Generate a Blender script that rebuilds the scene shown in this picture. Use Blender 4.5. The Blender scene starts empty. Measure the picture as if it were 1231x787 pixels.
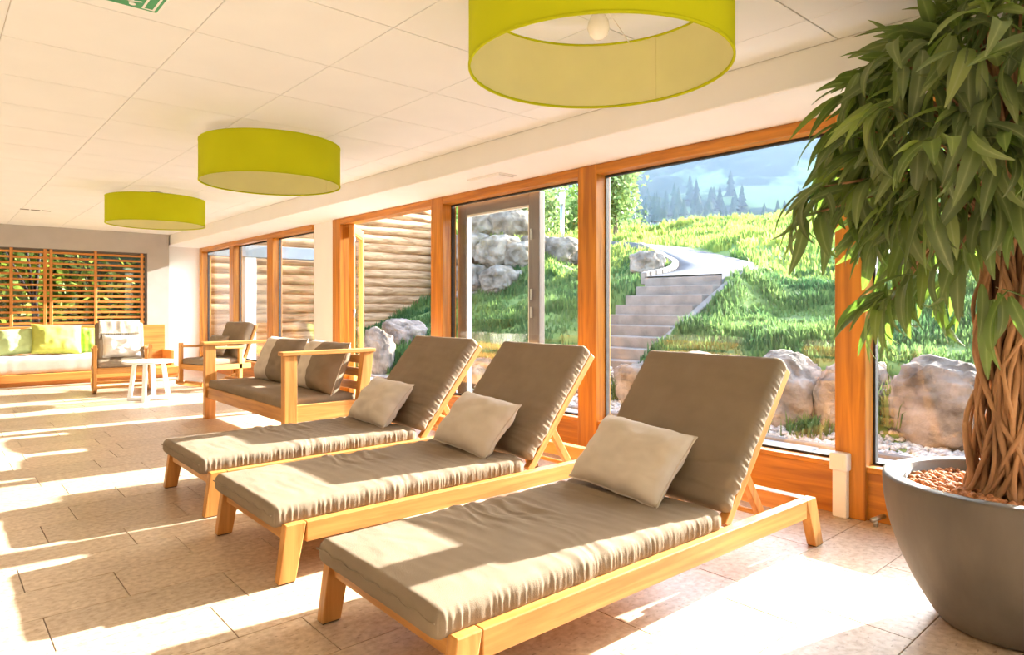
import bpy, bmesh, math, random
import numpy as np
from mathutils import Vector, Matrix, noise as mnoise

# ---------------------------------------------------------------- camera, sky, sun, exposure
scn = bpy.context.scene
COL = scn.collection
YAW = math.atan2(704.5, 797.8)
cam_d = bpy.data.cameras.new('camera')
cam = bpy.data.objects.new('camera', cam_d)
COL.objects.link(cam)
cam.location = (0, 0, 1.1)
cam.rotation_euler = (math.pi / 2, 0, -YAW)
cam_d.sensor_fit = 'HORIZONTAL'
cam_d.sensor_width = 36.0
cam_d.lens = 36.0 * 797.8 / 1231
cam_d.shift_y = -25.5 / 1231
cam_d.clip_end = 2000
scn.camera = cam

SUN_ELEV = math.radians(20.6)
SUN_AZ = math.radians(-5.6)          # measured from +X towards +Y
world = bpy.data.worlds.new('world')
scn.world = world
world.use_nodes = True
wn = world.node_tree.nodes
wn.clear()
w_out = wn.new('ShaderNodeOutputWorld')
w_bg = wn.new('ShaderNodeBackground')
w_sky = wn.new('ShaderNodeTexSky')
w_sky.sky_type = 'NISHITA'
w_sky.sun_disc = False
w_sky.sun_elevation = SUN_ELEV
w_sky.sun_rotation = math.pi / 2 - SUN_AZ
w_sky.air_density = 1.0
w_sky.dust_density = 1.5
w_bg.inputs['Strength'].default_value = 0.62
world.node_tree.links.new(w_sky.outputs[0], w_bg.inputs[0])
world.node_tree.links.new(w_bg.outputs[0], w_out.inputs[0])

sun_d = bpy.data.lights.new('sun', 'SUN')
sun_d.energy = 13.0
sun_d.angle = math.radians(0.55)
sun_d.color = (1.0, 0.985, 0.965)
sun = bpy.data.objects.new('sun', sun_d)
COL.objects.link(sun)
to_sun = Vector((math.cos(SUN_ELEV) * math.cos(SUN_AZ), math.cos(SUN_ELEV) * math.sin(SUN_AZ), math.sin(SUN_ELEV)))
sun.rotation_euler = to_sun.to_track_quat('Z', 'Y').to_euler()
sun.location = (30, -3, 12)

vs = scn.view_settings
vs.view_transform = 'Standard'
vs.look = 'None'
vs.gamma = 1.0
vs.use_curve_mapping = False
vs.exposure = 1.62
scn.cycles.transparent_max_bounces = 24
scn.cycles.max_bounces = 10
scn.cycles.diffuse_bounces = 6
scn.cycles.volume_bounces = 1
scn.cycles.sample_clamp_indirect = 8.0

RND = random.Random(7)
NR = np.random.RandomState(11)

# ---------------------------------------------------------------- materials
MATS = {}


def nodes_of(m):
    m.use_nodes = True
    nt = m.node_tree
    return nt, nt.nodes['Principled BSDF'], nt.nodes['Material Output']


def mat(name, col, rough=0.6, var=0.12, scale=6.0, bump=0.0, bscale=60.0, rand=0.0, bdist=0.01, stretch=None, spec=0.4, col2=None, coords='Object', trans=0.0, metal=0.0):
    """plain procedural material: colour broken up by noise, optional bump, per-object variation, translucency"""
    if name in MATS:
        return MATS[name]
    m = bpy.data.materials.new(name)
    nt, bs, out = nodes_of(m)
    L = nt.links
    tc = nt.nodes.new('ShaderNodeTexCoord')
    src = tc.outputs[coords]
    if stretch:
        mp = nt.nodes.new('ShaderNodeMapping')
        mp.inputs['Scale'].default_value = stretch
        L.new(src, mp.inputs[0])
        src = mp.outputs[0]
    nz = nt.nodes.new('ShaderNodeTexNoise')
    nz.inputs['Scale'].default_value = scale
    nz.inputs['Detail'].default_value = 5
    L.new(src, nz.inputs['Vector'])
    rp = nt.nodes.new('ShaderNodeValToRGB')
    a = [max(0, c * (1 - var)) for c in col]
    b = [min(1, c * (1 + var)) for c in (col2 or col)]
    rp.color_ramp.elements[0].position = 0.3
    rp.color_ramp.elements[1].position = 0.7
    rp.color_ramp.elements[0].color = (*a, 1)
    rp.color_ramp.elements[1].color = (*b, 1)
    L.new(nz.outputs['Fac'], rp.inputs[0])
    c_out = rp.outputs[0]
    if rand:
        oi = nt.nodes.new('ShaderNodeObjectInfo')
        mr = nt.nodes.new('ShaderNodeMapRange')
        mr.inputs['To Min'].default_value = 1 - rand
        mr.inputs['To Max'].default_value = 1 + rand
        L.new(oi.outputs['Random'], mr.inputs[0])
        hv = nt.nodes.new('ShaderNodeHueSaturation')
        L.new(mr.outputs[0], hv.inputs['Value'])
        L.new(c_out, hv.inputs['Color'])
        c_out = hv.outputs[0]
    L.new(c_out, bs.inputs['Base Color'])
    bs.inputs['Roughness'].default_value = rough
    bs.inputs['Specular IOR Level'].default_value = spec
    bs.inputs['Metallic'].default_value = metal
    if bump:
        n2 = nt.nodes.new('ShaderNodeTexNoise')
        n2.inputs['Scale'].default_value = bscale
        n2.inputs['Detail'].default_value = 4
        L.new(src, n2.inputs['Vector'])
        bp = nt.nodes.new('ShaderNodeBump')
        bp.inputs['Strength'].default_value = bump
        bp.inputs['Distance'].default_value = bdist
        L.new(n2.outputs['Fac'], bp.inputs['Height'])
        L.new(bp.outputs[0], bs.inputs['Normal'])
    if trans:
        tr = nt.nodes.new('ShaderNodeBsdfTranslucent')
        L.new(c_out, tr.inputs['Color'])
        mx = nt.nodes.new('ShaderNodeMixShader')
        mx.inputs[0].default_value = trans
        L.new(bs.outputs[0], mx.inputs[1])
        L.new(tr.outputs[0], mx.inputs[2])
        L.new(mx.outputs[0], out.inputs['Surface'])
    MATS[name] = m
    return m


def wood(kind, axis):
    """grain runs along the given local axis"""
    name = f'{kind}_wood_{axis}'
    if name in MATS:
        return MATS[name]
    dark, light, rough = {
        'teak': ((0.45, 0.182, 0.034), (0.69, 0.335, 0.085), 0.45),
        'larch': ((0.34, 0.115, 0.010), (0.60, 0.235, 0.020), 0.38),
        'oak': ((0.50, 0.175, 0.03), (0.66, 0.27, 0.055), 0.45),
        'log': ((0.27, 0.125, 0.045), (0.60, 0.36, 0.185), 0.8),
        'door': ((0.10, 0.075, 0.06), (0.15, 0.115, 0.09), 0.45),
    }[kind]
    m = bpy.data.materials.new(name)
    nt, bs, out = nodes_of(m)
    L = nt.links
    tc = nt.nodes.new('ShaderNodeTexCoord')
    oi = nt.nodes.new('ShaderNodeObjectInfo')
    ad = nt.nodes.new('ShaderNodeVectorMath')
    ad.operation = 'ADD'
    sc_ = nt.nodes.new('ShaderNodeVectorMath')
    sc_.operation = 'SCALE'
    sc_.inputs[0].default_value = (7.3, 3.1, 5.7)
    L.new(oi.outputs['Random'], sc_.inputs['Scale'])
    L.new(tc.outputs['Object'], ad.inputs[0])
    L.new(sc_.outputs[0], ad.inputs[1])
    mp = nt.nodes.new('ShaderNodeMapping')
    st = {'x': (1.1, 17, 17), 'y': (17, 1.1, 17), 'z': (17, 17, 1.1)}[axis]
    if kind == 'log':
        st = {'x': (1.4, 9, 9)}[axis]
    mp.inputs['Scale'].default_value = st
    L.new(ad.outputs[0], mp.inputs[0])
    nz = nt.nodes.new('ShaderNodeTexNoise')
    nz.inputs['Scale'].default_value = 1.6
    nz.inputs['Detail'].default_value = 6
    nz.inputs['Distortion'].default_value = 0.6
    L.new(mp.outputs[0], nz.inputs['Vector'])
    rp = nt.nodes.new('ShaderNodeValToRGB')
    rp.color_ramp.elements[0].position = 0.32
    rp.color_ramp.elements[1].position = 0.66
    rp.color_ramp.elements[0].color = (*dark, 1)
    rp.color_ramp.elements[1].color = (*light, 1)
    L.new(nz.outputs['Fac'], rp.inputs[0])
    L.new(rp.outputs[0], bs.inputs['Base Color'])
    bs.inputs['Roughness'].default_value = rough
    bp = nt.nodes.new('ShaderNodeBump')
    bp.inputs['Strength'].default_value = 0.6 if kind == 'log' else 0.12
    bp.inputs['Distance'].default_value = 0.01
    L.new(nz.outputs['Fac'], bp.inputs['Height'])
    L.new(bp.outputs[0], bs.inputs['Normal'])
    MATS[name] = m
    return m


def glass_mat(name='window_glass', tint=(0.97, 0.985, 0.98), f0=0.035):
    if name in MATS:
        return MATS[name]
    m = bpy.data.materials.new(name)
    m.use_nodes = True
    nt = m.node_tree
    nt.nodes.clear()
    L = nt.links
    out = nt.nodes.new('ShaderNodeOutputMaterial')
    tr = nt.nodes.new('ShaderNodeBsdfTransparent')
    tr.inputs[0].default_value = (*tint, 1)
    gl = nt.nodes.new('ShaderNodeBsdfGlossy')
    gl.inputs['Roughness'].default_value = 0.0
    lw = nt.nodes.new('ShaderNodeLayerWeight')
    lw.inputs['Blend'].default_value = 0.5
    pw = nt.nodes.new('ShaderNodeMath')
    pw.operation = 'POWER'
    pw.inputs[1].default_value = 5
    L.new(lw.outputs['Facing'], pw.inputs[0])
    ma = nt.nodes.new('ShaderNodeMath')
    ma.operation = 'MULTIPLY_ADD'
    ma.inputs[1].default_value = 1 - f0
    ma.inputs[2].default_value = f0
    L.new(pw.outputs[0], ma.inputs[0])
    mx = nt.nodes.new('ShaderNodeMixShader')
    L.new(ma.outputs[0], mx.inputs[0])
    L.new(tr.outputs[0], mx.inputs[1])
    L.new(gl.outputs[0], mx.inputs[2])
    L.new(mx.outputs[0], out.inputs['Surface'])
    MATS[name] = m
    return m


M_CEIL = mat('ceiling_white', (0.78, 0.80, 0.80), 0.9, 0.02, 3, bump=0.04, bscale=300)
M_WHITE = mat('wall_white', (0.83, 0.82, 0.80), 0.9, 0.02, 3, bump=0.05, bscale=200)
M_GREY = mat('wall_grey', (0.47, 0.43, 0.40), 0.9, 0.05, 4, bump=0.08, bscale=120)
M_JOINT = mat('joint_dark', (0.16, 0.12, 0.09), 0.95, 0.15, 20)
M_CJOINT = mat('ceiling_joint', (0.58, 0.52, 0.45), 0.95, 0.1, 20)
M_TAUPE = mat('taupe_fabric', (0.275, 0.21, 0.145), 0.95, 0.07, 9, bump=0.25, bscale=420, spec=0.1)
M_BEIGE = mat('beige_fabric', (0.66, 0.58, 0.485), 0.95, 0.05, 9, bump=0.2, bscale=420, spec=0.1)
M_GREYFAB = mat('pale_grey_fabric', (0.50, 0.44, 0.38), 0.95, 0.08, 7, bump=0.2, bscale=300, spec=0.1)
M_WHITEFAB = mat('white_fabric', (0.80, 0.77, 0.72), 0.95, 0.03, 7, bump=0.2, bscale=300, spec=0.1)
M_THROW = mat('throw_fabric', (0.62, 0.55, 0.46), 0.95, 0.15, 25, bump=0.5, bscale=150, spec=0.1)
M_LACQ = mat('white_lacquer', (0.84, 0.83, 0.82), 0.35, 0.02, 6)
M_STEEL = mat('brushed_steel', (0.55, 0.54, 0.52), 0.35, 0.08, 40, metal=1.0)
M_RUBBER = mat('black_glide', (0.07, 0.05, 0.04), 0.8, 0.2, 40)
M_SEAL = mat('window_seal', (0.035, 0.03, 0.028), 0.7, 0.2, 30)
M_CONC = mat('concrete', (0.25, 0.205, 0.17), 0.9, 0.25, 5, bump=0.3, bscale=40)
M_GLASS = glass_mat()


# ---------------------------------------------------------------- mesh helpers
def mesh_obj(name, verts, faces, m, parent=None, smooth=False, mats=None, midx=None):
    me = bpy.data.meshes.new(name)
    me.from_pydata([tuple(map(float, v)) for v in verts], [], faces)
    for mm in (mats or [m]):
        me.materials.append(mm)
    if midx is not None:
        me.polygons.foreach_set('material_index', midx)
    if smooth:
        me.polygons.foreach_set('use_smooth', [True] * len(me.polygons))
    me.update()
    o = bpy.data.objects.new(name, me)
    COL.objects.link(o)
    o.parent = parent
    return o


def np_mesh(name, V, Fq, m, parent=None, smooth=False):
    """fast mesh from numpy arrays, Fq (n,3) or (n,4)"""
    me = bpy.data.meshes.new(name)
    k = Fq.shape[1]
    me.vertices.add(len(V))
    me.vertices.foreach_set('co', np.ascontiguousarray(V, dtype=np.float32).ravel())
    me.loops.add(Fq.size)
    me.loops.foreach_set('vertex_index', np.ascontiguousarray(Fq, dtype=np.int32).ravel())
    me.polygons.add(len(Fq))
    me.polygons.foreach_set('loop_start', np.arange(0, Fq.size, k, dtype=np.int32))
    me.polygons.foreach_set('loop_total', np.full(len(Fq), k, dtype=np.int32))
    if smooth:
        me.polygons.foreach_set('use_smooth', np.ones(len(Fq), dtype=bool))
    me.materials.append(m)
    me.update(calc_edges=True)
    me.validate()
    o = bpy.data.objects.new(name, me)
    COL.objects.link(o)
    o.parent = parent
    return o


def from_bm(name, bm, m, parent=None, smooth=False):
    me = bpy.data.meshes.new(name)
    bm.to_mesh(me)
    bm.free()
    me.materials.append(m)
    if smooth:
        me.polygons.foreach_set('use_smooth', [True] * len(me.polygons))
    o = bpy.data.objects.new(name, me)
    COL.objects.link(o)
    o.parent = parent
    return o


def bm_hexa(bm, p, bev=0.0, seg=1):
    """p: 8 points, bottom loop 0-3 then top loop 4-7"""
    vs_ = [bm.verts.new(q) for q in p]
    fs = [(3, 2, 1, 0), (4, 5, 6, 7), (0, 1, 5, 4), (1, 2, 6, 5), (2, 3, 7, 6), (3, 0, 4, 7)]
    faces = [bm.faces.new([vs_[i] for i in f]) for f in fs]
    if bev > 0:
        es = list({e for f in faces for e in f.edges})
        bmesh.ops.bevel(bm, geom=es, offset=bev, segments=seg, affect='EDGES', profile=0.5)


def box_pts(x0, x1, y0, y1, z0, z1):
    return [(x0, y0, z0), (x1, y0, z0), (x1, y1, z0), (x0, y1, z0), (x0, y0, z1), (x1, y0, z1), (x1, y1, z1), (x0, y1, z1)]


def box(name, b, m, parent=None, bev=0.004, seg=1):
    bm = bmesh.new()
    bm_hexa(bm, box_pts(*b), bev, seg)
    return from_bm(name, bm, m, parent)


def hexa(name, p, m, parent=None, bev=0.004, seg=1):
    bm = bmesh.new()
    bm_hexa(bm, p, bev, seg)
    return from_bm(name, bm, m, parent)


def boxes(name, bl, m, parent=None, bev=0.004):
    bm = bmesh.new()
    for b in bl:
        bm_hexa(bm, box_pts(*b), bev)
    return from_bm(name, bm, m, parent)


def tube_geo(pts, rad, n=8):
    """verts, faces of a tube along pts; rad number or list"""
    pts = [Vector(p) for p in pts]
    V, Fc = [], []
    k = len(pts)
    up = Vector((0.31, 0.17, 0.93))
    prev = None
    for i, p in enumerate(pts):
        t = (pts[min(i + 1, k - 1)] - pts[max(i - 1, 0)]).normalized()
        if prev is None:
            a = t.cross(up)
            if a.length < 1e-3:
                a = t.cross(Vector((1, 0, 0)))
        else:
            a = prev - t * prev.dot(t)
        a.normalize()
        prev = a
        b = t.cross(a)
        r = rad[i] if hasattr(rad, '__len__') else rad
        for j in range(n):
            q = 2 * math.pi * j / n
            V.append(p + a * (r * math.cos(q)) + b * (r * math.sin(q)))
    for i in range(k - 1):
        for j in range(n):
            j2 = (j + 1) % n
            Fc.append((i * n + j, i * n + j2, (i + 1) * n + j2, (i + 1) * n + j))
    Fc.append(tuple(range(n - 1, -1, -1)))
    Fc.append(tuple((k - 1) * n + j for j in range(n)))
    return V, Fc


def tube(name, pts, rad, m, parent=None, n=8):
    V, Fc = tube_geo(pts, rad, n)
    return mesh_obj(name, V, Fc, m, parent, smooth=True)


def lathe(name, prof, m, parent=None, n=48, center=(0, 0, 0), closed=False):
    V, Fc = [], []
    k = len(prof)
    for (r, z) in prof:
        for j in range(n):
            a = 2 * math.pi * j / n
            V.append((center[0] + r * math.cos(a), center[1] + r * math.sin(a), center[2] + z))
    for i in range(k if closed else k - 1):
        i2 = (i + 1) % k
        for j in range(n):
            j2 = (j + 1) % n
            Fc.append((i * n + j, i * n + j2, i2 * n + j2, i2 * n + j))
    return mesh_obj(name, V, Fc, m, parent, smooth=True)


def nz3(x, y, z):
    return mnoise.noise(Vector((x, y, z)))


def pad(name, lx, ly, lz, m, parent=None, r=0.03, nx=60, ny=30, nz=6, puff=0.012, wr=0.004, seed=0.0, gather=0.0, dense=24.0, wdir='y', grad=None):
    """soft rounded cushion, base centre at the origin; wrinkles and gathered sides are geometry"""
    idx, V, Fc = {}, [], []
    hx, hy, hz = lx / 2, ly / 2, lz / 2

    def vid(i, j, k):
        key = (i, j, k)
        if key not in idx:
            p = Vector((-hx + lx * i / nx, -hy + ly * j / ny, -hz + lz * k / nz))
            q = Vector((max(-hx + r, min(hx - r, p.x)), max(-hy + r, min(hy - r, p.y)), max(-hz + r, min(hz - r, p.z))))
            d = p - q
            nrm = d.normalized() if d.length > 1e-9 else Vector((0, 0, 1))
            p2 = q + nrm * r
            u, v = p2.x / hx, p2.y / hy
            dome = (1 - u ** 4) * (1 - v ** 4)
            if nrm.z > 0.2:
                p2.z += puff * dome
            if wdir == 'y':
                w = nz3(p2.x * 22 + seed, p2.y * 5 + 0.6 * math.sin(p2.x * 9 + seed), seed)
            else:
                w = nz3(p2.x * 5 + seed, p2.y * 22, seed)
            if grad:
                w += 0.9 * (0.35 - abs(nz3(p2.x * 17 + 3 * nz3(p2.x * 3, p2.y * 3, seed), p2.y * 3.5, seed + 3)))
            w += 0.5 * nz3(p2.x * 9, p2.y * 9 + seed, p2.z * 9)
            amp = wr * (0.35 + max(0, nz3(p2.x * 2.2 + seed, p2.y * 2.2, 4.4)) * 2.2)
            if grad:
                amp *= grad[0] + (grad[1] - grad[0]) * (p2.x + hx) / lx
            p2 += nrm * (w * amp * (0.25 + 0.75 * abs(nrm.z)))
            if gather and abs(nrm.z) < 0.9:
                s = p2.x if abs(nrm.y) > abs(nrm.x) else p2.y
                g = nz3(s * dense * 2.3, seed + 2.0, p2.z * 3) + 0.5 * nz3(s * dense * 5, seed + 5.0, p2.z * 4)
                p2 += nrm * (gather * g * (1 - abs(nrm.z)))
            idx[key] = len(V)
            V.append(p2 + Vector((0, 0, hz)))
        return idx[key]
    for i in range(nx):
        for j in range(ny):
            Fc.append((vid(i, j, nz), vid(i + 1, j, nz), vid(i + 1, j + 1, nz), vid(i, j + 1, nz)))
            Fc.append((vid(i, j + 1, 0), vid(i + 1, j + 1, 0), vid(i + 1, j, 0), vid(i, j, 0)))
    for k in range(nz):
        for i in range(nx):
            Fc.append((vid(i, 0, k), vid(i + 1, 0, k), vid(i + 1, 0, k + 1), vid(i, 0, k + 1)))
            Fc.append((vid(i, ny, k + 1), vid(i + 1, ny, k + 1), vid(i + 1, ny, k), vid(i, ny, k)))
        for j in range(ny):
            Fc.append((vid(0, j, k + 1), vid(0, j + 1, k + 1), vid(0, j + 1, k), vid(0, j, k)))
            Fc.append((vid(nx, j, k), vid(nx, j + 1, k), vid(nx, j + 1, k + 1), vid(nx, j, k + 1)))
    return mesh_obj(name, V, Fc, m, parent, smooth=True)


def pillow(name, w, h, t, m, seed=0.0, n=26, split=None, wr=1.0):
    """scatter cushion lying in its local XY plane, thickness along Z; returns the mesh object with a seam child"""
    V, Fc, MI = [], [], []
    idx = {}
    for side in (1, -1):
        for i in range(n + 1):
            for j in range(n + 1):
                u, v = -1 + 2 * i / n, -1 + 2 * j / n
                edge = i in (0, n) or j in (0, n)
                if edge and side == -1:
                    idx[(side, i, j)] = idx[(1, i, j)]
                    continue
                prof = (max(0, 1 - abs(u) ** 3.2) * max(0, 1 - abs(v) ** 3.2)) ** 0.52
                pin = 1 - 0.045 * (1 - u * u) * abs(v) ** 3
                pin2 = 1 - 0.045 * (1 - v * v) * abs(u) ** 3
                x, y = u * w / 2 * pin2, v * h / 2 * pin
                z = side * t / 2 * prof
                f = nz3(u * 2.2 + seed, v * 2.2, seed + side) * 0.014 + nz3(u * 5 + seed, v * 5, seed - side) * 0.007
                z += f * wr * min(1, prof * 1.6)
                x += 0.006 * nz3(v * 3, seed, 1)
                y += 0.006 * nz3(u * 3, seed, 7)
                idx[(side, i, j)] = len(V)
                V.append((x, y, z))
        for i in range(n):
            for j in range(n):
                q = [idx[(side, i, j)], idx[(side, i + 1, j)], idx[(side, i + 1, j + 1)], idx[(side, i, j + 1)]]
                Fc.append(tuple(q if side == 1 else q[::-1]))
                MI.append(1 if split is not None and (i + 0.5) / n > split else 0)
    ms = m if isinstance(m, list) else [m]
    o = mesh_obj(name, V, Fc, None, None, smooth=True, mats=ms, midx=MI if split is not None else None)
    loop = [V[idx[(1, i, 0)]] for i in range(n)] + [V[idx[(1, n, j)]] for j in range(n)] + [V[idx[(1, n - i, n)]] for i in range(n)] + [V[idx[(1, 0, n - j)]] for j in range(n)]
    loop.append(loop[0])
    tube('piping', loop, 0.0035, ms[0], o, 6)
    return o


def empty(name, loc=(0, 0, 0), rz=0.0):
    o = bpy.data.objects.new(name, None)
    COL.objects.link(o)
    o.location = loc
    o.rotation_euler = (0, 0, rz)
    o.empty_display_size = 0.1
    return o


def tag(o, label, cat, group=None, kind=None):
    o['label'] = label
    o['category'] = cat
    if group:
        o['group'] = group
    if kind:
        o['kind'] = kind
    return o


def copy_tree(o, parent=None):
    c = o.copy()
    COL.objects.link(c)
    c.parent = parent
    for ch in list(o.children):
        copy_tree(ch, c)
    return c


# ---------------------------------------------------------------- room shell
XW, ZC, ZS, YB = 3.65, 2.29, 2.12, 12.05
X_L, Y_R = -3.3, -3.0

floor = box('floor', (X_L, XW + 0.1, Y_R, 12.45, -0.25, -0.006), M_JOINT, None, 0)
tag(floor, 'beige sandstone tiled floor with staggered joints', 'floor', kind='structure')


def tile_mat():
    m = bpy.data.materials.new('sandstone_tile')
    nt, bs, out = nodes_of(m)
    L = nt.links
    geo = nt.nodes.new('ShaderNodeNewGeometry')
    oi = nt.nodes.new('ShaderNodeObjectInfo')
    nz = nt.nodes.new('ShaderNodeTexNoise')
    nz.inputs['Scale'].default_value = 38
    nz.inputs['Detail'].default_value = 5
    L.new(geo.outputs['Position'], nz.inputs['Vector'])
    mp = nt.nodes.new('ShaderNodeMapping')
    mp.inputs['Scale'].default_value = (30, 75, 40)
    L.new(geo.outputs['Position'], mp.inputs[0])
    fl = nt.nodes.new('ShaderNodeTexNoise')
    fl.inputs['Scale'].default_value = 1.0
    fl.inputs['Detail'].default_value = 2
    L.new(mp.outputs[0], fl.inputs['Vector'])
    rp = nt.nodes.new('ShaderNodeValToRGB')
    rp.color_ramp.elements[0].position = 0.3
    rp.color_ramp.elements[1].position = 0.7
    rp.color_ramp.elements[0].color = (0.42, 0.298, 0.19, 1)
    rp.color_ramp.elements[1].color = (0.63, 0.50, 0.365, 1)
    L.new(nz.outputs['Fac'], rp.inputs[0])
    fr = nt.nodes.new('ShaderNodeValToRGB')
    fr.color_ramp.elements[0].position = 0.62
    fr.color_ramp.elements[1].position = 0.72
    L.new(fl.outputs['Fac'], fr.inputs[0])
    mx = nt.nodes.new('ShaderNodeMixRGB')
    mx.blend_type = 'MULTIPLY'
    mx.inputs[2].default_value = (0.62, 0.58, 0.55, 1)
    L.new(fr.outputs[0], mx.inputs[0])
    L.new(rp.outputs[0], mx.inputs[1])
    hv = nt.nodes.new('ShaderNodeHueSaturation')
    mr = nt.nodes.new('ShaderNodeMapRange')
    mr.inputs['To Min'].default_value = 0.92
    mr.inputs['To Max'].default_value = 1.08
    L.new(oi.outputs['Random'], mr.inputs[0])
    L.new(mr.outputs[0], hv.inputs['Value'])
    L.new(mx.outputs[0], hv.inputs['Color'])
    L.new(hv.outputs[0], bs.inputs['Base Color'])
    bs.inputs['Roughness'].default_value = 0.38
    bs.inputs['Specular IOR Level'].default_value = 0.45
    bp = nt.nodes.new('ShaderNodeBump')
    bp.inputs['Strength'].default_value = 0.25
    bp.inputs['Distance'].default_value = 0.004
    L.new(nz.outputs['Fac'], bp.inputs['Height'])
    L.new(bp.outputs[0], bs.inputs['Normal'])
    return m


M_TILE = tile_mat()
TP, TL, TG = 0.2985, 0.61, 0.003
TY0 = 0.763
OFFS = {0: 0.0, 1: 0.43, 2: 0.603, 5: 0.17, 6: 0.31, 7: 0.582, 8: 0.285, 9: 0.124, 10: 0.428, 11: 0.585, 12: 0.252}
tile_boxes = []
k0 = int(math.floor((Y_R - TY0) / TP)) + 1
k1 = int(math.ceil((12.4 - TY0) / TP))
rt = random.Random(3)
for k in range(k0, k1):
    y0 = TY0 + k * TP
    off = OFFS.get(k, rt.random() * TL)
    n0 = int(math.floor((X_L - off) / TL))
    x = off + n0 * TL
    while x < XW:
        a, b = max(x, X_L), min(x + TL, XW - 0.01)
        if b - a > 0.03:
            tile_boxes.append((a + TG / 2, b - TG / 2, y0 + TG / 2, min(y0 + TP, 12.4) - TG / 2))
        x += TL


def cam_view(x, y, z):
    c, s = math.cos(YAW), math.sin(YAW)
    u, d = x * c - y * s, x * s + y * c
    if d < 0.2:
        return None
    return 615.5 + 797.8 * u / d, 368 - 797.8 * (z - 1.1) / d, d


def tile_score(t):
    best = 0
    for (x, y) in ((t[0], t[2]), (t[1], t[2]), (t[0], t[3]), (t[1], t[3]), ((t[0] + t[1]) / 2, (t[2] + t[3]) / 2)):
        p = cam_view(x, y, 0)
        if p and -40 < p[0] < 1270 and 0 < p[1] < 830:
            best = max(best, 1 / p[2])
    return best


scored = sorted(tile_boxes, key=tile_score, reverse=True)
near_t, rest_t = scored[:290], scored[290:]
tile_cache = {}
for t in near_t:
    w, h = round(t[1] - t[0], 4), round(t[3] - t[2], 4)
    if (w, h) not in tile_cache:
        bm = bmesh.new()
        bm_hexa(bm, box_pts(-w / 2, w / 2, -h / 2, h / 2, -0.012, 0), 0.0012)
        me = bpy.data.meshes.new('tile')
        bm.to_mesh(me)
        bm.free()
        me.materials.append(M_TILE)
        tile_cache[(w, h)] = me
    o = bpy.data.objects.new('tile', tile_cache[(w, h)])
    COL.objects.link(o)
    o.parent = floor
    o.location = ((t[0] + t[1]) / 2, (t[2] + t[3]) / 2, 0)
o = boxes('tile_field', [(t[0], t[1], t[2], t[3], -0.012, 0) for t in rest_t], M_TILE, floor, 0)
o['kind'] = 'stuff'

ceiling = box('ceiling', (X_L, XW + 0.45, Y_R, 12.5, ZC + 0.006, ZC + 0.3), M_CJOINT, None, 0)
tag(ceiling, 'cream suspended ceiling of square panels', 'ceiling', kind='structure')
xs = [0.248 + 0.6255 * i for i in range(-6, 5)]
xs = [X_L] + [x for x in xs if X_L < x < 3.0] + [3.05]
ys = [3.67 + 0.6035 * i for i in range(-12, 15)]
ys = [Y_R] + [y for y in ys if Y_R + 0.1 < y < YB - 0.1] + [YB]
for i in range(len(xs) - 1):
    for j in range(len(ys) - 1):
        g, g2 = 0.0016, 0.0032
        box('ceiling_panel', (xs[i] + g, xs[i + 1] - g, ys[j] + g2, ys[j + 1] - g2, ZC, ZC + 0.02), M_CEIL, ceiling, 0.0012)

soffit = box('trim_1', (3.05, XW + 0.12, Y_R, 12.45, ZS, ZC + 0.004), M_WHITE, None, 0.006)
tag(soffit, 'white boxed beam running along the top of the window wall', 'beam', kind='structure')
vent = empty('soffit_flap', (3.36, 4.05, ZS))
box('frame', (-0.09, 0.09, -0.20, 0.20, -0.008, 0.0), M_WHITE, vent, 0.002)
hexa('lid', [(-0.075, -0.18, -0.018), (0.075, -0.18, -0.018), (0.075, 0.18, -0.012), (-0.075, 0.18, -0.012), (-0.075, -0.18, -0.009), (0.075, -0.18, -0.009), (0.075, 0.18, -0.008), (-0.075, 0.18, -0.008)], M_LACQ, vent, 0.001)
tag(vent, 'small white hatch under the beam above the windows', 'hatch')

# grey back wall with the window opening, pale pier beside the glazing
BW0, BW1, BZ0, BZ1 = -1.6, 2.706, 0.80, 1.962
wb = boxes('wall_back', [(X_L, BW0, YB, YB + 0.3, 0, ZC + 0.01), (BW1, 3.03, YB, YB + 0.3, 0, ZC + 0.01), (BW0, BW1, YB, YB + 0.3, 0, BZ0), (BW0, BW1, YB, YB + 0.3, BZ1, ZC + 0.01)], M_GREY, None, 0)
tag(wb, 'grey plastered end wall around the slatted window', 'wall', kind='structure')
pier = box('wall_pier', (3.03, XW, 12.38, 12.6, 0, ZS + 0.02), M_WHITE, None, 0)
tag(pier, 'narrow white wall between grey end wall and window front', 'wall', kind='structure')
wl = box('wall_left', (X_L - 0.2, X_L, Y_R, 12.5, -0.1, ZC + 0.1), M_WHITE, None, 0)
tag(wl, 'white plastered long wall opposite the windows', 'wall', kind='structure')
wr_ = box('wall_rear', (X_L, XW + 0.1, Y_R - 0.2, Y_R, -0.1, ZC + 0.1), M_WHITE, None, 0)
tag(wr_, 'white plastered wall behind the viewer', 'wall', kind='structure')
pil = box('wall_right', (XW - 0.02, XW + 0.25, 7.29, 7.85, 0, ZS), M_WHITE, None, 0.004)
tag(pil, 'white wall pillar between far windows and open folding door', 'wall', kind='structure')

# ---------------------------------------------------------------- glazing along X = XW
XI, XO = XW - 0.03, XW + 0.09      # frame depth


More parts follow.
